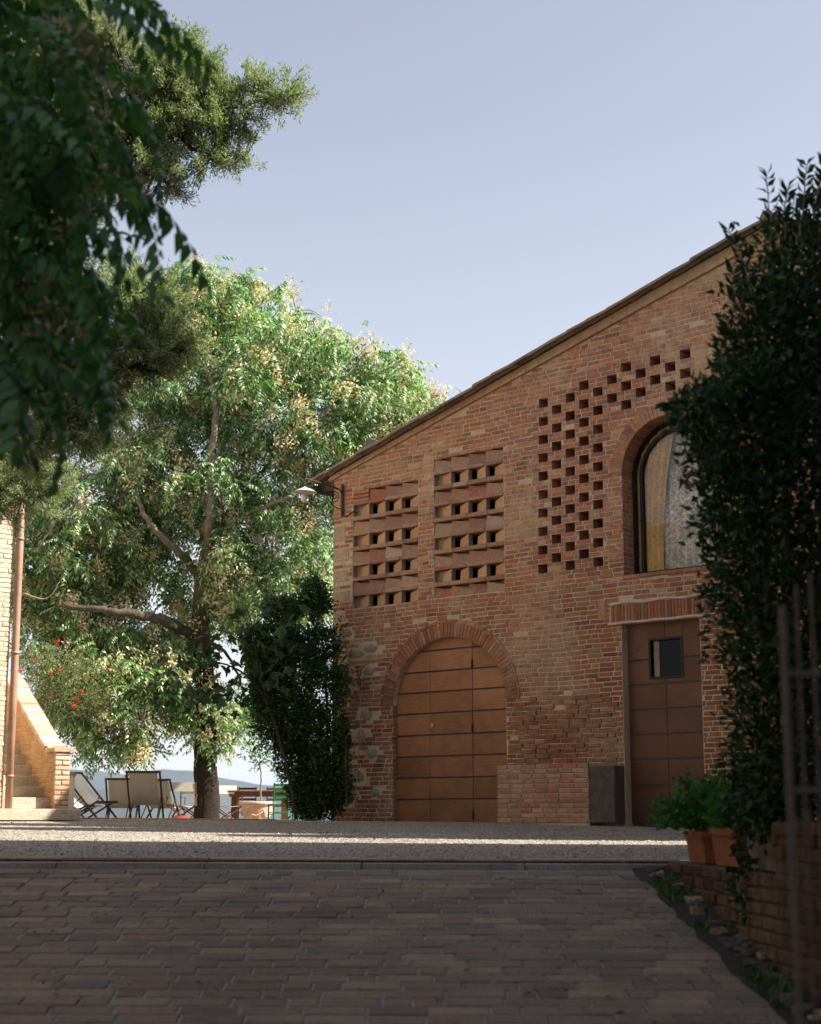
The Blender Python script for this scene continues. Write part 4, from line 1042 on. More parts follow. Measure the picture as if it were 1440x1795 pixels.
# gate
gp = at(1383, 1795, 4.0); gx0 = .905
gate = tag(empty('iron_gate', (gx0, 4, ground_z(gx0, 4))), 'dark wrought iron garden gate close to the camera at the right edge', 'gate')
zg = ground_z(gx0, 4); top = .56 - zg
q = MB(); q.box((0, 0, top / 2), (.014, .014, top), j=.0); q.build('gate_post', M['gate'], gate)
for i, xx in enumerate((.036, .072, .108, .144, .18, .216, .252, .288, .324)):
    hh = top + .05 + .03 * i; q = MB(); pts = [(xx * 1.0, 0, zz) for zz in np.linspace(.05, hh, 60)]
    rs = [.0042 + .0018 * math.sin(zz * 60) * (1 if 1.0 < zz < 1.45 else 0) for zz in np.linspace(.05, hh, 60)]
    q.tube(pts, rs, 6); q.build('gate_bar', M['gate'], gate, True)
for zz, nm in ((at(1400, 1180, 4).z - zg, 'gate_rail'), (at(1400, 1385, 4).z - zg, 'gate_rail'), (.12, 'gate_rail')):
    q = MB(); q.box((.2, .0, zz), (.40, .010, .011)); q.build(nm, M['gate'], gate)
for zz in (.3,):
    q = MB(); q.tube([(0, 0, zz - .04), (0, 0, zz + .04)], .018, 8); q.build('gate_hinge', M['gate'], gate, True)

# big dark climber over the wall
def W8(px, py, y): return at(px, py, y)
blb = []
for px, py, y, rx, rz in ((1400, 470, 9.4, .30, .32), (1450, 400, 9.6, .2, .26), (1350, 600, 9.2, .28, .36), (1400, 640, 9.4, .4, .4), (1330, 760, 9.2, .34, .40), (1290, 880, 9.2, .24, .34), (1380, 850, 9.4, .5, .5),
                          (1300, 990, 9.2, .20, .34), (1380, 1060, 9.4, .45, .5), (1330, 1150, 9.4, .18, .30), (1400, 1280, 9.6, .38, .5), (1350, 1330, 9.4, .22, .40), (1245, 780, 8.9, .14, .16), (1210, 715, 8.8, .10, .07), (1250, 700, 8.9, .13, .08),
                          (1440, 1450, 10, .3, .3), (1330, 1430, 9.6, .16, .16), (1480, 700, 9.6, .6, .9), (1500, 1100, 9.8, .6, 1.0), (1305, 690, 9.0, .14, .15), (1360, 520, 9.2, .16, .22)):
    p = W8(px, py, y); blb.append((tuple(p), (rx, .45 + rx * .4, rz)))
sprigs = []
for pts in (((1345, 470), (1352, 400), (1345, 305)), ((1400, 420), (1408, 360), (1415, 290)), ((1330, 560), (1310, 480), (1278, 402)), ((1330, 640), (1300, 600), (1275, 570)), ((1300, 660), (1272, 640), (1262, 605)), ((1420, 400), (1440, 320), (1452, 270)), ((1380, 420), (1375, 380), (1382, 330)), ((1270, 740), (1210, 700), (1168, 712)), ((1310, 560), (1290, 520), (1285, 470))):
    sprigs.append(([tuple(W8(px, py, 9.0)) for px, py in pts], .006, .003))
stems = [([tuple(W8(1420, 1500, 9.6)), tuple(W8(1390, 1200, 9.5)), tuple(W8(1380, 900, 9.5)), tuple(W8(1400, 600, 9.5))], .045, .02),
         ([tuple(W8(1460, 1500, 9.7)), tuple(W8(1450, 1100, 9.6)), tuple(W8(1440, 700, 9.6))], .05, .02)] + sprigs
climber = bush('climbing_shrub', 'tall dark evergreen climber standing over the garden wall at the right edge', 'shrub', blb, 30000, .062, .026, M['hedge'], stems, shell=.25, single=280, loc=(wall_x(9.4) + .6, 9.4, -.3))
# leaves of the free sprigs
P, D = [], []
for pts, _, _ in sprigs:
    cp = curve_pts(pts, 7)
    for i in range(3, len(cp)):
        for s_ in (-1, 1):
            dr_ = (cp[i] - cp[i - 1]).normalized(); P.append(list(cp[i] - climber.location)); D.append(list(dr_ * .8 + Vector((s_ * .7, random.uniform(-.5, .5), random.uniform(-.3, .5)))))
V, I = leaves(np.array(P), np.array(D), .085, .032)
tag(np_mesh('sprig_leaves', V, I, M['hedge'], climber), kind='stuff')

# ------------------------------------------------------------ unseen house, added on the right to shade the ramp
rh = tag(empty('right_shade_house', (9, 5, 0)), 'unseen tall brick house added to shade the ramp from the right', 'building')
q = MB(); HH_ = 12.6
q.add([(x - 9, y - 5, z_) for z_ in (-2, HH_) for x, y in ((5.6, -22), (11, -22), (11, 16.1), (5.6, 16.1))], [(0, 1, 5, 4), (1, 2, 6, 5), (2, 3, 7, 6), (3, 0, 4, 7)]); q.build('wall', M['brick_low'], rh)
q = MB(); q.add([(x - 9, y - 5, HH_ + dz_) for dz_, ex in ((0, .3),) for x, y in ((5.3, -22.3), (11.3, -22.3), (11.3, 16.2), (5.3, 16.2))] + [(8.3 - 9, -22.3 - 5, HH_ + .9), (8.3 - 9, 16.2 - 5, HH_ + .9)], [(0, 3, 5, 4), (1, 4, 5, 2), (0, 4, 1), (3, 2, 5), (0, 1, 2, 3)]); q.build('roof', M['tile'], rh)

lh = tag(empty('left_shade_house', (-12, 2, 0)), 'unseen low brick house added left of the ramp to block sky light', 'building')  # unseen house, added to keep low sky light off the barn
q = MB()
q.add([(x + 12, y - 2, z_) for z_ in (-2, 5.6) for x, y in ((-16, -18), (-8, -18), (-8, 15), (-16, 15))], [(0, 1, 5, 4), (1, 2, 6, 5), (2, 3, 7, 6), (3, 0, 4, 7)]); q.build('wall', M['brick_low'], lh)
q = MB(); q.add([(x + 12, y - 2, 5.6) for x, y in ((-16.3, -18.3), (-7.7, -18.3), (-7.7, 15.3), (-16.3, 15.3))] + [(0, -20.3, 7.2), (0, 13.3, 7.2)], [(0, 3, 5, 4), (1, 4, 5, 2), (0, 4, 1), (3, 2, 5), (0, 1, 2, 3)]); q.build('roof', M['tile'], lh)
# ------------------------------------------------------------ trees
def tree_mesh_branch(mb, pts, r0, r1, per=6, wob=.02, n=8):
    cp = curve_pts(pts, per, wob); k = len(cp); mb.tube(cp, [r0 + (r1 - r0) * (i / (k - 1)) ** .8 for i in range(k)], n); return cp
TY = 36.0
tree = tag(empty('shade_tree', at(360, 1440, TY)), 'large spreading tree with pinnate leaves and tan seed clusters behind the yard', 'tree')
tl_ = Vector(tree.location)
def TT(px, py, dy=0): return at(px, py, TY + dy) - tl_
q = MB()
nodes = []
def limb(pl, r0, r1, wob=.03):
    cp = tree_mesh_branch(q, [TT(*p) for p in pl], r0, r1, 6, wob, 10); nodes.extend((c_, r1) for c_ in cp[2:]); return cp
limb([(362, 1470), (363, 1400), (360, 1330), (362, 1240), (356, 1150), (352, 1080), (355, 1020)], .30, .17, .01)
q.tube([TT(362, 1470), TT(362, 1430), TT(362, 1380)], [.33, .27, .235], 12)
limb([(352, 1130), (320, 1105, -.8), (280, 1085, -1.4), (220, 1075, -1.9), (170, 1068, -2.0), (110, 1060, -2.0)], .17, .05)
limb([(355, 1030), (335, 990, -.5), (300, 955, -1.2), (262, 915, -1.4), (235, 860, -1.4), (205, 780, -1.2)], .12, .03)
limb([(355, 1030), (362, 970, -.6), (368, 900, -1.3), (372, 840, -1.3), (372, 780, -1.3), (378, 700, -1.2), (350, 620, -1), (330, 540, -.8)], .15, .03)
limb([(360, 960), (400, 900, .5), (440, 850, .5), (480, 800, .6), (520, 740, 1)], .09, .03)
limb([(365, 930), (420, 905, -1), (460, 890, -1.5), (510, 870, -2)], .07, .03)
limb([(356, 1060), (400, 1010, 1), (450, 1000, 1.5), (520, 960, 1.5), (545, 860, -.5), (560, 760, -.9), (590, 690, -1.0), (640, 620, -.8)], .11, .03)
limb([(545, 860, -.5), (600, 820, -1.2), (660, 780, -1.4)], .07, .03)
limb([(372, 780), (420, 700), (460, 620), (480, 560)], .07, .02)
limb([(375, 720), (330, 680), (290, 620, -.5)], .05, .02)
limb([(235, 860, -1), (170, 860, -1.5), (110, 900, -2), (70, 960, -2)], .05, .02)
limb([(220, 1075), (150, 1120, -1), (100, 1160, -1.5)], .05, .02)
limb([(356, 1150), (300, 1180, -1), (240, 1210, -2)], .06, .02)
limb([(356, 1120), (400, 1150, 1), (430, 1220, 1)], .05, .02)
cb = [(280, 1130, 55, 1.5), (330, 1090, 45, 1.6), (290, 1010, 50, 1.5), (200, 1010, 50, 1.5), (120, 1010, 50, 1), (400, 1060, 50, 1.2), (170, 1290, 35), (240, 1290, 35), (230, 950, 55), (170, 1080, 60), (60, 1010, 60), (410, 960, 50), (210, 1010, 45), (130, 1060, 55), (90, 1210, 50), (370, 520, 75), (310, 560, 80), (440, 560, 85), (520, 610, 75), (600, 650, 75), (680, 665, 60), (715, 705, 50), (650, 740, 80), (570, 760, 90), (450, 690, 110), (340, 690, 110), (240, 740, 95), (280, 850, 105), (180, 900, 105),
      (120, 980, 85), (400, 860, 90), (500, 880, 80), (540, 970, 70), (120, 1150, 75), (190, 1170, 90), (250, 1220, 75), (150, 1225, 65), (300, 1170, 65), (430, 1010, 80), (415, 1240, 48), (520, 1050, 60), (80, 1060, 55), (610, 850, 60), (700, 780, 60), (380, 1270, 35), (330, 1230, 50), (60, 930, 60)]
tips = []
for (px, py, r, *dyb) in cb:
    n_ = int(2.0 + r * r / 135)
    for _ in range(n_):
        d = unit(rng.normal(size=3)); f = rng.random() ** .33
        pp_ = TT(px, py, dyb[0] if dyb else 0); rr = r * TY / F
        c_ = pp_ + Vector((d[0] * rr * f, d[1] * 2.2 * f * (.5 + .5 * r / 100), d[2] * rr * f)); tips.append(c_)
tips.sort(key=lambda p: min((p - n_[0]).length for n_ in nodes))
nd = [n_[0] for n_ in nodes]; nr = [.03] * len(nd); tw = MB()
base_n = len(nd)
ndA = np.array([list(v) for v in nd])
for p in tips:
    i = int(np.argmin(np.linalg.norm(ndA - np.array(list(p)), axis=1) + .0)); a = Vector(ndA[i].tolist()); L_ = (p - a).length
    if L_ < .08: continue
    mid = (a + p) / 2 + Vector((0, 0, .08 * L_)) + Vector(rng.normal(size=3).tolist()) * .07 * L_
    r0 = min(.035, .010 + .012 * L_); cp = curve_pts([a, mid, p], 3); tw.tube(cp, list(np.linspace(r0, .006, len(cp))), 4, cap=False)
    ndA = np.vstack([ndA, [list(c_) for c_ in cp[2:]]])
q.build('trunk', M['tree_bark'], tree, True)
tag(tw.build('branches', M['pale_bark'], tree, True), kind='stuff')
tipA = np.array([list(p) for p in tips])
def rosettes(tipA, k, lo=-.9, hi=.5, templ=None, smin=.75, smax=1.25, spread=.16):
    n_ = len(tipA); P = np.repeat(tipA, k, 0) + rng.normal(size=(n_ * k, 3)) * spread
    ph = rng.uniform(0, 2 * math.pi, n_ * k); be = rng.uniform(lo, hi, n_ * k)
    D = np.stack([np.cos(ph) * np.cos(be), np.sin(ph) * np.cos(be), np.sin(be)], 1)
    return scatter(templ, P, frames(D, rng.uniform(-.4, .4, n_ * k)), rng.uniform(smin, smax, n_ * k))
V, I = rosettes(tipA, 9, templ=compound(.46, 6, .155, .050, .5, 1), spread=.09)
tag(np_mesh('crown', V, I, M['leaf_tree'], tree), kind='stuff')
# seed clusters: bunches of small twisted wings
def seedbunch(r=.13, n=30, l=.06, w=.03, seed=3):
    rr = np.random.default_rng(seed); P = rr.normal(size=(n, 3)) * r * .45; P[:, 2] *= 1.2
    V, I = leaves(P, rr.normal(size=(n, 3)) + np.array([0, 0, -.6]), l, w); return V, I
sb = seedbunch()
selp = tipA[rng.random(len(tipA)) < .36]; P = selp + rng.normal(size=selp.shape) * .12 + np.array([0, 0, -.05])
P = np.vstack([P, P + rng.normal(size=P.shape) * .14, P + rng.normal(size=P.shape) * .2])
V, I = scatter(sb, P, frames(rng.normal(size=P.shape)), rng.uniform(.9, 1.8, len(P)))
tag(np_mesh('seed_clusters', V, I, M['seed'], tree), kind='stuff')

# near tree: hanging pinnate leaves top left, about 7 m away, in the shade of the added right house
near = tag(empty('hanging_tree', (-3.4, 6.6, ground_z(-3.4, 6.6))), 'dark pinnate leaves of the near tree hanging in from the top left', 'tree')
nl = Vector(near.location)
q = MB()
q.tube(curve_pts([Vector((0, 0, -.1)), Vector((.1, .1, 1.5)), Vector((.0, .1, 3)), Vector((.2, .2, 5.5))], 5, .01), .16, 10)
q.build('trunk', M['bark'], near, True)
bp = [([(-200, -60), (0, -40), (150, -30), (240, -10)], 6.8), ([(-200, 100), (0, 90), (100, 60), (200, 150)], 6.6), ([(-200, 230), (0, 214), (70, 180), (140, 260)], 6.3), ([(-200, 330), (-50, 330), (100, 400), (160, 500)], 6.8), ([(-200, 480), (0, 470), (90, 560)], 6.5), ([(-150, 600), (-20, 590), (60, 640)], 6.8), ([(-100, 300), (60, 290), (180, 300)], 7.0), ([(-100, 150), (80, 130), (200, 60)], 7.1)]
tp_ = []
q = MB()
for pl, Y_ in bp:
    cp = tree_mesh_branch(q, [at(px, py, Y_) - nl for px, py in pl], .012, .004, 6, .004, 6); tp_ += [cp[i] for i in range(4, len(cp))]
q.build('branches', M['bark'], near, True)
ct = compound(.46, 7, .135, .060, .55, 5); me_l = []
for sd in (5, 6, 7, 8):
    V, I = compound(.46, 7, .135, .060, .35 + .12 * (sd - 5), sd); me = bpy.data.meshes.new('pinnate_leaf'); me.from_pydata(V.tolist(), [], I.tolist()); me.materials.append(M['leaf_near'])
    me_l.append(me)
# bases of visible leaves: px, py, heading angle in the image (deg below horizontal to the right)
bases = []
r2 = random.Random(4)
outl = [(60, 0), (130, 20), (190, 0), (230, -10), (160, 60), (200, 110), (170, 150), (190, 200), (150, 240), (190, 300), (130, 330), (180, 350), (120, 420), (150, 480), (90, 520), (130, 560), (60, 600), (100, 620), (20, 640), (60, 560), (40, 470), (20, 380), (60, 330), (20, 280), (70, 230), (20, 180), (80, 150), (30, 100), (90, 60), (20, 20), (-20, 60), (-20, 200), (-20, 340), (-30, 480), (-30, 600), (110, 200), (100, 280), (100, 470)]
for (px, py, an, s_) in ((230, 310, 50, 1.05), (215, 300, 62, 1), (175, 215, 55, 1), (210, 140, 50, .95), (225, 30, 38, .9), (200, -10, 30, 1), (150, 430, 70, 1), (170, 470, 68, 1), (120, 560, 62, 1.05), (90, 640, 70, 1), (140, 590, 55, .8), (40, 640, 80, 1), (190, 210, 60, .8), (205, 390, 76, .8)):
    bases.append((at(px, py, 6.3), Vector((math.cos(rad(an)), .1, -math.sin(rad(an)) + .3)), s_))
for (px, py) in outl:
    for k in range(5):
        Y_ = 6.2 + r2.random() * 1.4; an = rad(r2.uniform(15, 80)) if k < 5 else rad(r2.uniform(0, 170)); jx, jy = r2.uniform(-30, 25), r2.uniform(-30, 25)
        p = at(px + jx - 60, py + jy - 15, Y_); d = Vector((math.cos(an), r2.uniform(-.5, .5), -math.sin(an) + .25)); bases.append((p, d, r2.uniform(.7, 1.05)))
R_ = frames(np.array([list(b_[1]) for b_ in bases]), np.array([r2.uniform(-.7, .7) for _ in bases]))
for i, (p, d, s_) in enumerate(bases):
    lf = bpy.data.objects.new('leaf', me_l[i % 4]); C.objects.link(lf); lf.parent = near
    m4 = Matrix(R_[i].tolist()).to_4x4() @ Matrix.Scale(s_, 4); m4.translation = p - nl; lf.matrix_local = m4
# deeper mass of the same crown
n_ = 620; P = []
for _ in range(n_):
    px = rng.uniform(-420, 90); py = rng.uniform(-500, 650); Y_ = rng.uniform(7, 8.6)
    if px > 170 - max(0, py - 300) * .42 or (py > 560 and px > 70): px -= 140
    P.append(list(at(px, py, Y_) - nl))
P = np.array(P); D = rng.normal(size=(n_, 3)); D[:, 2] -= .8; D[:, 0] += .4
V, I = scatter(ct, P, frames(D, rng.uniform(-.7, .7, n_)), rng.uniform(.75, 1.1, n_))
tag(np_mesh('crown', V, I, M['leaf_near'], near), kind='stuff')
sb2 = seedbunch(.10, 34, .05, .02, 9)
for (px, py, s_) in ((120, 80, 1.3), (95, 60, 1), (140, 110, 1), (182, 60, 1), (170, 85, .9), (205, 330, .9), (215, 350, .8), (205, 300, .7), (185, 170, .9), (178, 215, .8), (100, 560, 1), (85, 600, 1.1), (75, 500, .8), (120, 410, .8)):
    V, I = scatter(sb2, np.array([list(at(px, py, 6.5) - nl)]), frames(np.array([[0, 0, -1.]])), [s_]); tag(np_mesh('seed_cluster', V, I, M['seed_dry'], near), kind='stuff')

def conifer(name, label, base, Y, limbs, clumps, group=None, dens=1.0):
    o = tag(empty(name, base), label, 'tree', group); lo = Vector(base); q = MB(); nds = []
    for pl, r0, r1 in limbs:
        cp = tree_mesh_branch(q, [Vector(p) - lo if not (len(p) == 2) else at(p[0], p[1], Y) - lo for p in pl], r0, r1, 6, .02, 8); nds += cp
    q.build('trunk', M['bark'], o, True)
    nA = np.array([list(v) for v in nds]); P = []; Dm = []; tw = MB(); cones = MB()
    for (px, py, r, dyr) in clumps:
        c_ = at(px, py, Y) - lo; rr = r * Y / F
        for _ in range(max(3, int(r * r / 34 * dens))):
            d = unit(rng.normal(size=3)); f = rng.random() ** .4; p = np.array(list(c_)) + d * np.array([rr, rr + dyr, rr]) * f
            i = int(np.argmin(np.linalg.norm(nA - p, axis=1))); a = nA[i]; dd = p - a; L_ = np.linalg.norm(dd) + 1e-6
            if L_ > .2: tw.tube([Vector(a.tolist()), Vector(((a + p) / 2 + np.array([0, 0, -.03])).tolist()), Vector(p.tolist())], [.012, .007, .004], 4, cap=False)
            P.append(p); Dm.append(unit(dd / L_ * .6 + d * .6 + np.array([0, 0, .25])))
            if rng.random() < .05: cones.lathe([(.001, -.016), (.014, -.008), (.016, .004), (.008, .015), (.001, .018)], 6, tuple(p + rng.normal(size=3) * .06))
    P = np.array(P); Dm = np.array(Dm); k = 80; n_ = len(P)
    PP = np.repeat(P, k, 0) + rng.normal(size=(n_ * k, 3)) * .030 + np.repeat(Dm, k, 0) * rng.uniform(-.10, .15, (n_ * k, 1))
    DD = unit(np.repeat(Dm, k, 0) + rng.normal(size=(n_ * k, 3)) * .55)
    V, I = leaves(PP, DD, rng.uniform(.03, .075, n_ * k), .0125)
    tag(np_mesh('crown', V, I, M['conifer'], o), kind='stuff'); tag(tw.build('twigs', M['bark'], o), kind='stuff')
    if cones.v: tag(cones.build('cones', M['cone'], o), kind='stuff')
    return o
cyb = Vector((-5.6, 17.5, ground_z(-5.6, 17.5)))
conifer('cypress_tree', 'rugged cypress whose sunlit upper limb reaches out to the right against the sky', cyb, 17.3,
        [([tuple(cyb), (-5.55, 17.5, 3), (-5.4, 17.5, 6), (-5.3, 17.5, 10), (-5.2, 17.5, 11.5)], .30, .08),
         ([(-5.4, 17.5, 5.9), (150, 330), (260, 250), (330, 200), (420, 185), (500, 165)], .09, .015), ([(-5.4, 17.5, 7.9), (180, 140), (260, 110), (320, 90)], .07, .015), ([(300, 230), (360, 270), (430, 275)], .03, .01), ([(-5.4, 17.5, 6.6), (180, 300), (290, 320)], .05, .01),
         ([(-5.4, 17.5, 3.9), (100, 640), (220, 570), (330, 590)], .08, .015), ([(-5.4, 17.5, 3.6), (60, 700), (150, 660), (240, 640)], .06, .015), ([(-5.4, 17.5, 4.6), (120, 560), (230, 520), (290, 490)], .05, .01)],
        [(270, 130, 48, .3), (320, 100, 40, .2), (340, 130, 34, .2), (370, 120, 20, .1), (300, 180, 50, .3), (350, 170, 40, .2), (390, 190, 30, .1), (420, 175, 16, .1), (450, 150, 28, .1), (470, 165, 20, .1), (490, 180, 20, .1), (517, 160, 26, .1), (440, 200, 16, .1), (425, 215, 18, 0), (445, 235, 12, 0), (330, 225, 40, .2), (290, 240, 40, .3), (370, 270, 26, .1), (410, 275, 20, .1), (430, 280, 14, 0), (350, 290, 18, .1), (270, 300, 36, .3), (300, 320, 26, .2), (250, 340, 18, .2), (330, 75, 14, .1), (360, 210, 45, .3), (330, 160, 40, .3), (400, 235, 24, .1), (290, 140, 45, .3), (375, 160, 30, .2), (410, 160, 18, .1), (240, 200, 50, .4), (200, 100, 60, .4), (210, 260, 50, .4),
         (250, 540, 50, .3), (220, 500, 40, .3), (280, 560, 45, .3), (300, 610, 45, .2), (335, 610, 28, .1), (270, 630, 40, .3), (210, 620, 50, .4), (150, 700, 50, .4), (190, 690, 40, .3), (100, 740, 50, .4), (150, 760, 40, .3), (50, 780, 55, .4), (210, 560, 50, .4), (150, 620, 60, .5), (60, 640, 80, .5), (290, 500, 25, .1), (100, 500, 80, .6), (60, 380, 90, .6), (120, 300, 80, .6), (80, 180, 90, .6), (30, 60, 90, .6), (130, 40, 60, .5)])
cyb = Vector((-6.9, 23.4, ground_z(-6.9, 23.4)))
conifer('cypress_tree', 'smaller sunlit conifer bough low at the left edge in front of the pale house', cyb, 23.0,
        [([tuple(cyb), (-6.85, 23.4, 2.5), (-6.7, 23.4, 5), (-6.6, 23.4, 7.5)], .18, .05), ([(-6.8, 23.4, 3.6), (0, 850), (60, 850), (120, 825)], .05, .01), ([(-6.75, 23.4, 4.2), (-10, 780), (50, 740)], .04, .01)],
        [(20, 860, 40, .3), (50, 840, 36, .2), (90, 830, 34, .2), (125, 825, 20, .1), (50, 880, 34, .2), (80, 870, 28, .1), (20, 800, 36, .3), (50, 770, 20, .1), (55, 735, 14, .1), (0, 880, 30, .3), (-30, 820, 60, .4), (30, 915, 14, .1), (-40, 700, 70, .5)])

# three unseen slim cypresses, added so their shade ends the sun strip on the gravel
for i, (x, y, h, r0) in enumerate(((7.1, 19.1, 8.0, 1.0), (7.4, 21.0, 11.4, 1.25), (7.9, 22.7, 12.6, 1.15))):
    o = tag(empty('shade_cypress', (x, y, ground_z(x, y))), ('shortest unseen cypress nearest the ramp, added to shade the gravel', 'middle unseen cypress of the row added to shade the gravel', 'tallest unseen cypress by the barn, added to shade the gravel')[i], 'tree', 'unseen cypresses added for their shade')
    q = MB(); q.tube([(0, 0, -.1), (0, 0, h * .5), (0, 0, h * .95)], [.12, .07, .02], 8); q.build('trunk', M['bark'], o, True)
    n_ = 20000; zz = rng.random(n_) ** .95; rr = r0 * np.sin(np.pi * np.clip(zz * .80 + .19, 0, 1)) ** .5 * np.sqrt(rng.random(n_)); ph = rng.uniform(0, 6.283, n_)
    P = np.stack([rr * np.cos(ph), rr * np.sin(ph), .02 + zz * (h - .02)], 1); D = np.stack([np.cos(ph) * .5, np.sin(ph) * .5, np.ones(n_)], 1) + rng.normal(size=(n_, 3)) * .4
    V, I = leaves(P, D, rng.uniform(.12, .26, n_), .09); tag(np_mesh('crown', V, I, M['conifer'], o), kind='stuff')
# ------------------------------------------------------------ shrubs at the barn corner
bl = []
for px, py, Y_, rx, rz in ((500, 1070, 29.4, .4, .25), (550, 1040, 29.5, .25, .3), (450, 1120, 29.3, .3, .25), (470, 1170, 29.3, .45, .4), (465, 1230, 29.2, .3, .35), (515, 1320, 29.2, .35, .5), (535, 1390, 29.2, .3, .45), (490, 1120, 29.3, .45, .3), (520, 1180, 29.3, .6, .5), (560, 1130, 29.4, .35, .4), (500, 1260, 29.2, .6, .5), (550, 1280, 29.2, .55, .6), (560, 1370, 29.2, .5, .6), (545, 1400, 29.2, .30, .4), (590, 1200, 29.3, .22, .4), (470, 1190, 29.3, .35, .35), (585, 1380, 29.3, .3, .5), (450, 1150, 29.3, .25, .3), (600, 1300, 29.2, .12, .5), (560, 1060, 29.6, .22, .25)):
    p = at(px, py, Y_ - .25); bl.append((tuple(p), (rx, rx * .8, rz)))
st_ = [([tuple(at(545, 1436, 29.2)), tuple(at(540, 1350, 29.2)), tuple(at(520, 1200, 29.2))], .05, .02), ([tuple(at(560, 1436, 29.2)), tuple(at(575, 1300, 29.3)), tuple(at(565, 1120, 29.3))], .04, .015),
       ([tuple(at(622, 1437, 28.6)), tuple(at(628, 1330, 28.6)), tuple(at(632, 1230, 28.6)), tuple(at(612, 1170, 28.8))], .012, .006), ([tuple(at(610, 1437, 28.8)), tuple(at(606, 1350, 28.8)), tuple(at(607, 1290, 28.8))], .01, .006)]
bush('rambling_shrub', 'dark rambling shrub piled against the left corner of the barn', 'shrub', bl, 72000, .055, .034, M['shrub'], st_, shell=.35, flowers=8, loc=tuple(at(548, 1436, 29.2)))
q = bush('wall_creeper', 'thin sparse creeper on the barn wall beside the shrub', 'plant', [(tuple(FP(.35, 2.75, .06)), (.35, .05, .9)), (tuple(FP(.2, 3.4, .06)), (.2, .05, .5)), (tuple(FP(.75, 2.4, .06)), (.2, .05, .4))], 260, .06, .045, M['shrub'],
         [([tuple(FP(.2, .0, .05)), tuple(FP(.35, 1.2, .05)), tuple(FP(.6, 2.2, .05)), tuple(FP(.3, 3.3, .05))], .012, .004), ([tuple(FP(.6, 2.2, .05)), tuple(FP(.9, 2.7, .05)), tuple(FP(1.0, 3.1, .05))], .006, .003), ([tuple(FP(.5, 3.0, .05)), tuple(FP(.9, 3.7, .05)), tuple(FP(1.2, 4.2, .05))], .005, .002)], loc=tuple(FP(.3, 0, .05)), shell=.0)
# fig branch with large lobed leaves in front of the trunk
fig = tag(empty('fig_tree', at(520, 1436, 28.4)), 'fig branches with broad dark lobed leaves reaching left from the shrub', 'tree'); fl = Vector(fig.location)
for pl, r0 in (([(520, 1436), (500, 1330), (460, 1220), (410, 1170), (350, 1160), (310, 1170)], .035), ([(470, 1240), (450, 1150), (440, 1090), (430, 1060)], .02), ([(460, 1220), (410, 1200), (370, 1220)], .015), ([(450, 1150), (400, 1110), (350, 1100)], .015), ([(440, 1100), (490, 1060), (520, 1040)], .012)):
    q = MB(); tree_mesh_branch(q, [at(px, py, 28.4) - fl for px, py in pl], r0, .006, 5, .01, 6); q.build('branch', M['bark'], fig, True)
def figleaf():
    pts = []; n_ = 40
    for k in range(n_):
        a = 2 * math.pi * k / n_; r = .55 + .45 * abs(math.cos(2.5 * a / 1.0)) ** 1.5; r *= .75 + .25 * math.cos(a); pts.append((.1 + .11 * r * math.cos(a) * 1.2, .12 * r * math.sin(a), -.03 * abs(math.sin(a)) - .03 * r * max(0, math.cos(a))))
    q = MB(); q.add([(.1, 0, .01)] + pts, [(0, 1 + k, 1 + (k + 1) % n_) for k in range(n_)]); return q.mesh('fig_leaf')
fm = figleaf(); fm.materials.append(M['fig']); r2 = random.Random(12)
for k in range(170):
    cx_, cy_, rx, ry = r2.choice([(360, 1120, 60, 50), (400, 1170, 80, 50), (340, 1190, 50, 50), (440, 1080, 60, 40), (470, 1120, 60, 60), (400, 1230, 50, 35), (500, 1070, 50, 30), (450, 1180, 60, 60)])
    p = at(cx_ + r2.uniform(-rx, rx), cy_ + r2.uniform(-ry, ry), 28.4 + r2.uniform(-.5, .5)) - fl
    lf = bpy.data.objects.new('leaf', fm); C.objects.link(lf); lf.parent = fig; lf.location = p
    lf.rotation_euler = (r2.uniform(-.5, .5), r2.uniform(.2, 1.3), r2.uniform(0, 6.28)); s_ = r2.uniform(.8, 1.35); lf.scale = (s_,) * 3
# flowering shrub behind the stair
bl = [(tuple(at(px, py, 28.6)), (rx, .5, rz)) for px, py, rx, rz in ((60, 1180, .35, .35), (110, 1200, .45, .35), (160, 1220, .4, .3), (90, 1150, .3, .25), (140, 1170, .35, .25), (190, 1230, .25, .2), (70, 1230, .3, .3))]
st_ = [([tuple(at(90, 1420, 28.9)), tuple(at(80, 1280, 28.8)), tuple(at(px, py, 28.6))], .02, .004) for px, py in ((50, 1130), (120, 1140), (200, 1200), (170, 1250), (60, 1200))] + [([tuple(at(40, 1040, 28.6)), tuple(at(80, 1050, 28.6)), tuple(at(105, 1020, 28.6))], .02, .006)]
bush('flowering_shrub', 'grey green twiggy shrub with a few red flowers behind the stair parapet', 'shrub', bl, 3400, .05, .02, M['grey_leaf'], st_, shell=.0, flowers=9, loc=tuple(at(90, 1430, 28.8)))
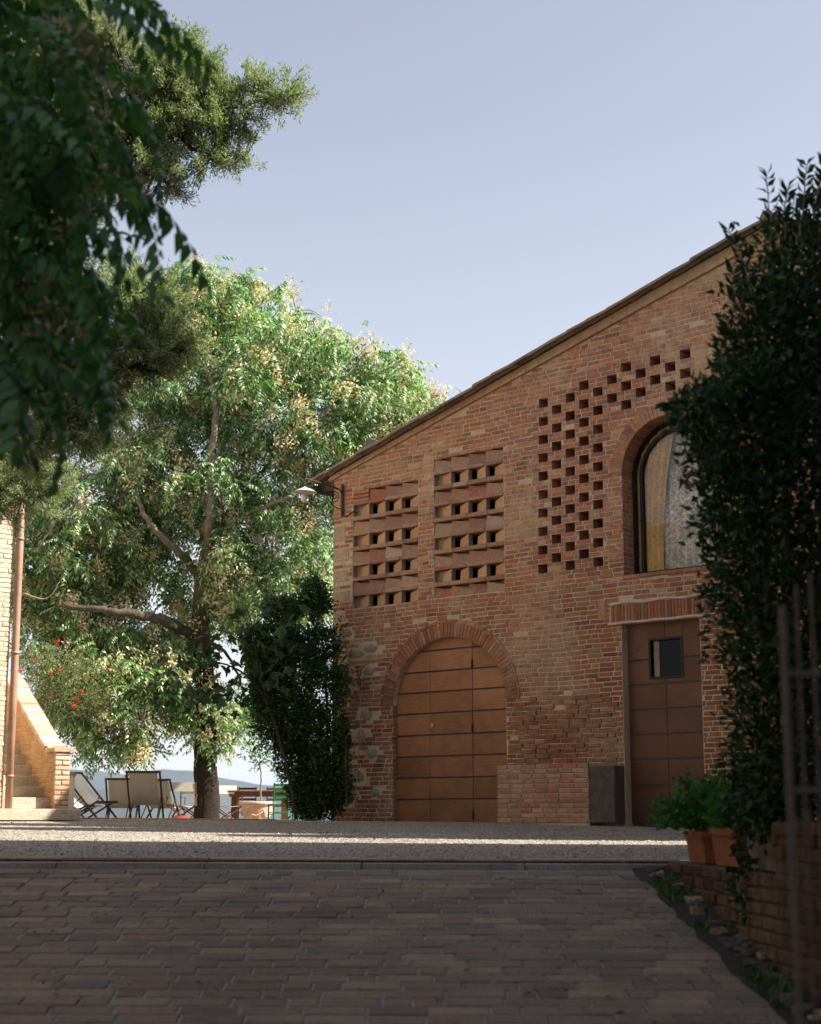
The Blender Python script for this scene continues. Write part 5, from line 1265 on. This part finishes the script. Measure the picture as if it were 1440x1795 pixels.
# potted lemon tree
PY_ = 34.8
pot = tag(empty('terracotta_pot', at(450, 1443, PY_)), 'large pale terracotta pot with garland relief in front of the table', 'pot')
R0 = 31.5 * PY_ / F
q = MB(); q.lathe([(R0 * .62, 0), (R0 * .64, .02), (R0 * .70, .10), (R0 * .78, .2), (R0 * .86, .33), (R0 * .88, .36), (R0 * .97, .37), (R0, .39), (R0, .42), (R0 * .96, .435), (R0 * .86, .43), (R0 * .84, .36), (R0 * .01, .35)], 32); q.build('pot_body', M['pot'], pot, True)
q = MB()
for k in range(6):
    a0_ = 2 * math.pi * k / 6
    q.tube([((R0 * .80 + .02 - .02 * abs(t_ - .5)) * math.cos(a0_ + t_), (R0 * .80 + .02 - .02 * abs(t_ - .5)) * math.sin(a0_ + t_), .25 - .1 * math.sin(t_ / 1.047 * math.pi)) for t_ in np.linspace(0, 1.047, 9)], .013, 6)
    q.lathe([(.001, -.02), (.026, 0), (.001, .02)], 8, (R0 * .84 * math.cos(a0_), R0 * .84 * math.sin(a0_), .26))
q.build('garland_relief', M['pot'], pot, True)
pl = Vector(pot.location)
def PT(px, py, dy=0): return tuple(at(px, py, PY_ + dy))
bush('lemon_tree', 'thin young lemon tree with a sparse light green crown growing in the pale pot', 'tree', [(PT(455, 1330), (.28, .28, .22)), (PT(440, 1310), (.15, .2, .14)), (PT(475, 1315), (.18, .2, .2)), (PT(458, 1285), (.16, .2, .16)), (PT(425, 1325), (.08, .1, .05)), (PT(480, 1350), (.1, .1, .08))], 420, .075, .034, M['geranium'],
     [([PT(457, 1412), PT(458, 1370), PT(456, 1338)], .02, .013), ([PT(456, 1340), PT(440, 1320), PT(428, 1318)], .01, .004), ([PT(456, 1340), PT(470, 1320), PT(482, 1300)], .01, .004), ([PT(456, 1340), PT(458, 1310), PT(456, 1280)], .01, .004)], shell=.1, loc=PT(457, 1412))

# ------------------------------------------------------------ terrace furniture
def at_ground(px, Y): p = at(px, 1436, Y); return Vector((p.x, Y, ground_z(p.x, Y)))
def deck_chair(loc, rz, label, w_=.6, h=1.02, lean=.55):
    o = tag(empty('deck_chair', loc, rz), label, 'deck chair', 'deck chairs on the terrace'); hw = w_ / 2
    # local: front towards -y, back leans to +y
    topp = (.0, .25 + lean * .4, h); 
    for s_ in (-1, 1):
        q = MB(); q.tube([(s_ * hw, -.45, .02), (s_ * hw, .45 + lean * .1, h)], .02, 6); q.build('back_rail', M['dark_wood'], o)
        q = MB(); q.tube([(s_ * (hw - .04), .45, .02), (s_ * (hw - .04), -.35, .42)], .018, 6); q.build('leg', M['dark_wood'], o)
        q = MB(); q.tube([(s_ * (hw - .02), .02, .5), (s_ * (hw - .02), .55, .1)], .012, 6); q.build('strut', M['dark_wood'], o)
    yt = .45 + lean * .1
    q = MB(); q.tube([(-hw - .02, yt, h), (hw + .02, yt, h)], .022, 8); q.build('top_rail', M['dark_wood'], o)
    q = MB(); q.tube([(-hw, -.38, .40), (hw, -.38, .40)], .02, 8); q.build('front_rail', M['dark_wood'], o)
    q = MB(); q.tube([(-hw, .45, .04), (hw, .45, .04)], .016, 6); q.build('foot_rail', M['dark_wood'], o)
    q = MB(); n_ = 10; vs = []
    for i in range(n_ + 1):
        t_ = i / n_; y_ = -.38 + (yt + .38) * t_; z_ = .40 + (h - .40) * t_ - .26 * math.sin(math.pi * t_) * (1 - .35 * t_)
        vs += [(-hw + .05, y_, z_), (hw - .05, y_, z_)]
    q.add(vs, [(2 * i, 2 * i + 1, 2 * i + 3, 2 * i + 2) for i in range(n_)]); q.add([(v[0], v[1] + .003, v[2] - .003) for v in vs], [(2 * i, 2 * i + 2, 2 * i + 3, 2 * i + 1) for i in range(n_)])
    q.build('canvas_sling', M['canvas'], o, True); return o
def director_chair(loc, rz, label):
    o = tag(empty('director_chair', loc, rz), label, 'folding chair', 'canvas folding chairs around the table'); hw = .28
    for s_ in (-1, 1):
        q = MB(); q.tube([(s_ * hw, .22, .42), (s_ * hw, .24, .88)], .015, 6); q.build('back_post', M['table'], o)
        q = MB(); q.box((s_ * hw, 0, .63), (.05, .48, .022)); q.build('armrest', M['table'], o)
        q = MB(); q.tube([(s_ * hw, -.2, .43), (s_ * hw, -.2, .62)], .013, 6); q.build('arm_post', M['table'], o)
        q = MB(); q.box((s_ * hw, 0, .43), (.03, .46, .03)); q.build('side_rail', M['table'], o)
        q = MB(); q.tube([(s_ * hw, s_ * .0 - .18, .42), (-s_ * hw, -.18, .03)], .014, 6); q.tube([(s_ * hw, .18, .42), (-s_ * hw, .18, .03)], .014, 6); q.build('leg', M['table'], o)
        q = MB(); q.box((s_ * hw, 0, .025), (.03, .46, .025)); q.build('foot_rail', M['table'], o)
    q = MB(); q.box((0, .235, .79), (.57, .012, .18)); q.build('back_cloth', M['canvas'], o)
    q = MB(); q.add([(-hw, -.2, .44), (0, -.2, .41), (hw, -.2, .44), (-hw, .2, .44), (0, .2, .41), (hw, .2, .44)], [(0, 1, 4, 3), (1, 2, 5, 4)]); q.build('seat_cloth', M['canvas'], o); return o
deck_chair(at_ground(160, 31.5), rad(62), 'deck chair seen side on, leaning left beside the white post', .58, .95)
deck_chair(at_ground(215, 33.5), rad(185), 'deck chair with pale sling behind the tall one, left of centre', .62, .92)
deck_chair(at_ground(254, 31.8), rad(182), 'tallest dark framed deck chair in the middle of the row', .62, .98, .2)
deck_chair(at_ground(283, 34), rad(172), 'deck chair half hidden behind the tall middle one', .6, .92)
deck_chair(at_ground(135, 33.5), rad(75), 'partly hidden deck chair behind the white post', .58, .9)
director_chair(at_ground(318, 34), rad(185), 'canvas folding chair left of the tree trunk with a red bag below it')
director_chair(at_ground(398, 36.5), rad(20), 'canvas folding chair just right of the tree trunk')
director_chair(at_ground(342, 37.5), rad(175), 'canvas folding chair partly hidden behind the tree trunk')
bag = tag(empty('red_bag', at_ground(318, 33.9)), 'red cloth bag under the folding chair left of the trunk', 'bag')
q = MB(); q.lathe([(.20, .0), (.24, .05), (.23, .12), (.17, .19), (.08, .23), (.05, .25)], 14); o = q.build('bag_body', M['red_cloth'], bag, True)
q = MB(); q.tube(curve_pts([(-.08, 0, .27), (0, 0, .36), (.08, 0, .27)], 5), .012, 6); q.build('bag_handle', M['red_cloth'], bag, True)
table = tag(empty('wooden_table', at_ground(455, 37.2), rad(4)), 'long dark reddish wooden table behind the terracotta pot', 'table')
for k in range(5):
    q = MB(); worn_box(q, Vector((0, -.34 + .17 * k, .78)), Vector((1, 0, 0)), Vector((0, 1, 0)), Z, 1.5, .16, .035, .004, .001); q.build('top_plank', M['table'], table)
for s_ in (-1, 1):
    q = MB(); q.box((s_ * .55, 0, .37), (.14, .5, .74)); q.build('leg', M['table'], table)
for s_ in (-.36, .36):
    q = MB(); q.box((0, s_, .70), (1.34, .03, .09)); q.build('apron', M['table'], table)
def slat_chair(loc, rz, mat, name, label):
    o = tag(empty(name, loc, rz), label, 'chair'); hw = .2
    for sx in (-1, 1):
        for sy in (-1, 1):
            q = MB(); q.tube([(sx * hw, sy * .19, 0), (sx * hw, sy * .19 + (.03 if sy > 0 else 0), .88 if sy > 0 else .46)], .016, 6); q.build('leg', mat, o)
    q = MB(); worn_box(q, Vector((0, 0, .47)), Vector((1, 0, 0)), Vector((0, 1, 0)), Z, .43, .42, .03); q.build('seat', mat, o)
    for zz in (.6, .72, .84): q = MB(); q.box((0, .215, zz), (.4, .02, .05)); q.build('back_slat', mat, o)
    for zz in (.15, .3):
        q = MB(); q.tube([(-hw, -.19, zz), (hw, -.19, zz)], .01, 6); q.tube([(-hw, .19, zz), (hw, .19, zz)], .01, 6); q.tube([(hw, -.19, zz - .04), (hw, .19, zz - .04)], .01, 6); q.build('stretcher', mat, o)
    return o
slat_chair(at_ground(492, 33.8), rad(200), M['green_paint'], 'garden_chair', 'bright green wooden chair between the pot and the dark shrub')
slat_chair(at_ground(485, 38), rad(10), M['dark_wood'], 'wooden_chair', 'dark wooden chair on the far side of the table')
slat_chair(at_ground(430, 38), rad(-6), M['dark_wood'], 'wooden_chair', 'dark wooden chair back behind the left end of the table')
# terrace rail / low parapet at the far edge hidden under the crest: nothing shows

# ------------------------------------------------------------ haze
hz = MB(); hz.box((0, 3000, 22), (20000, 6600, 200)); 
HAZE = hz.build('haze', None); HAZE['kind'] = 'stuff'
mh = bpy.data.materials.new('haze'); mh.use_nodes = True; t = mh.node_tree; t.nodes.remove(t.nodes['Principled BSDF'])
pv = t.nodes.new('ShaderNodeVolumePrincipled'); pv.inputs['Color'].default_value = (.48, .64, 1, 1); pv.inputs['Density'].default_value = .00006; pv.inputs['Anisotropy'].default_value = .3
t.links.new(pv.outputs[0], t.nodes['Material Output'].inputs['Volume']); HAZE.data.materials.append(mh)
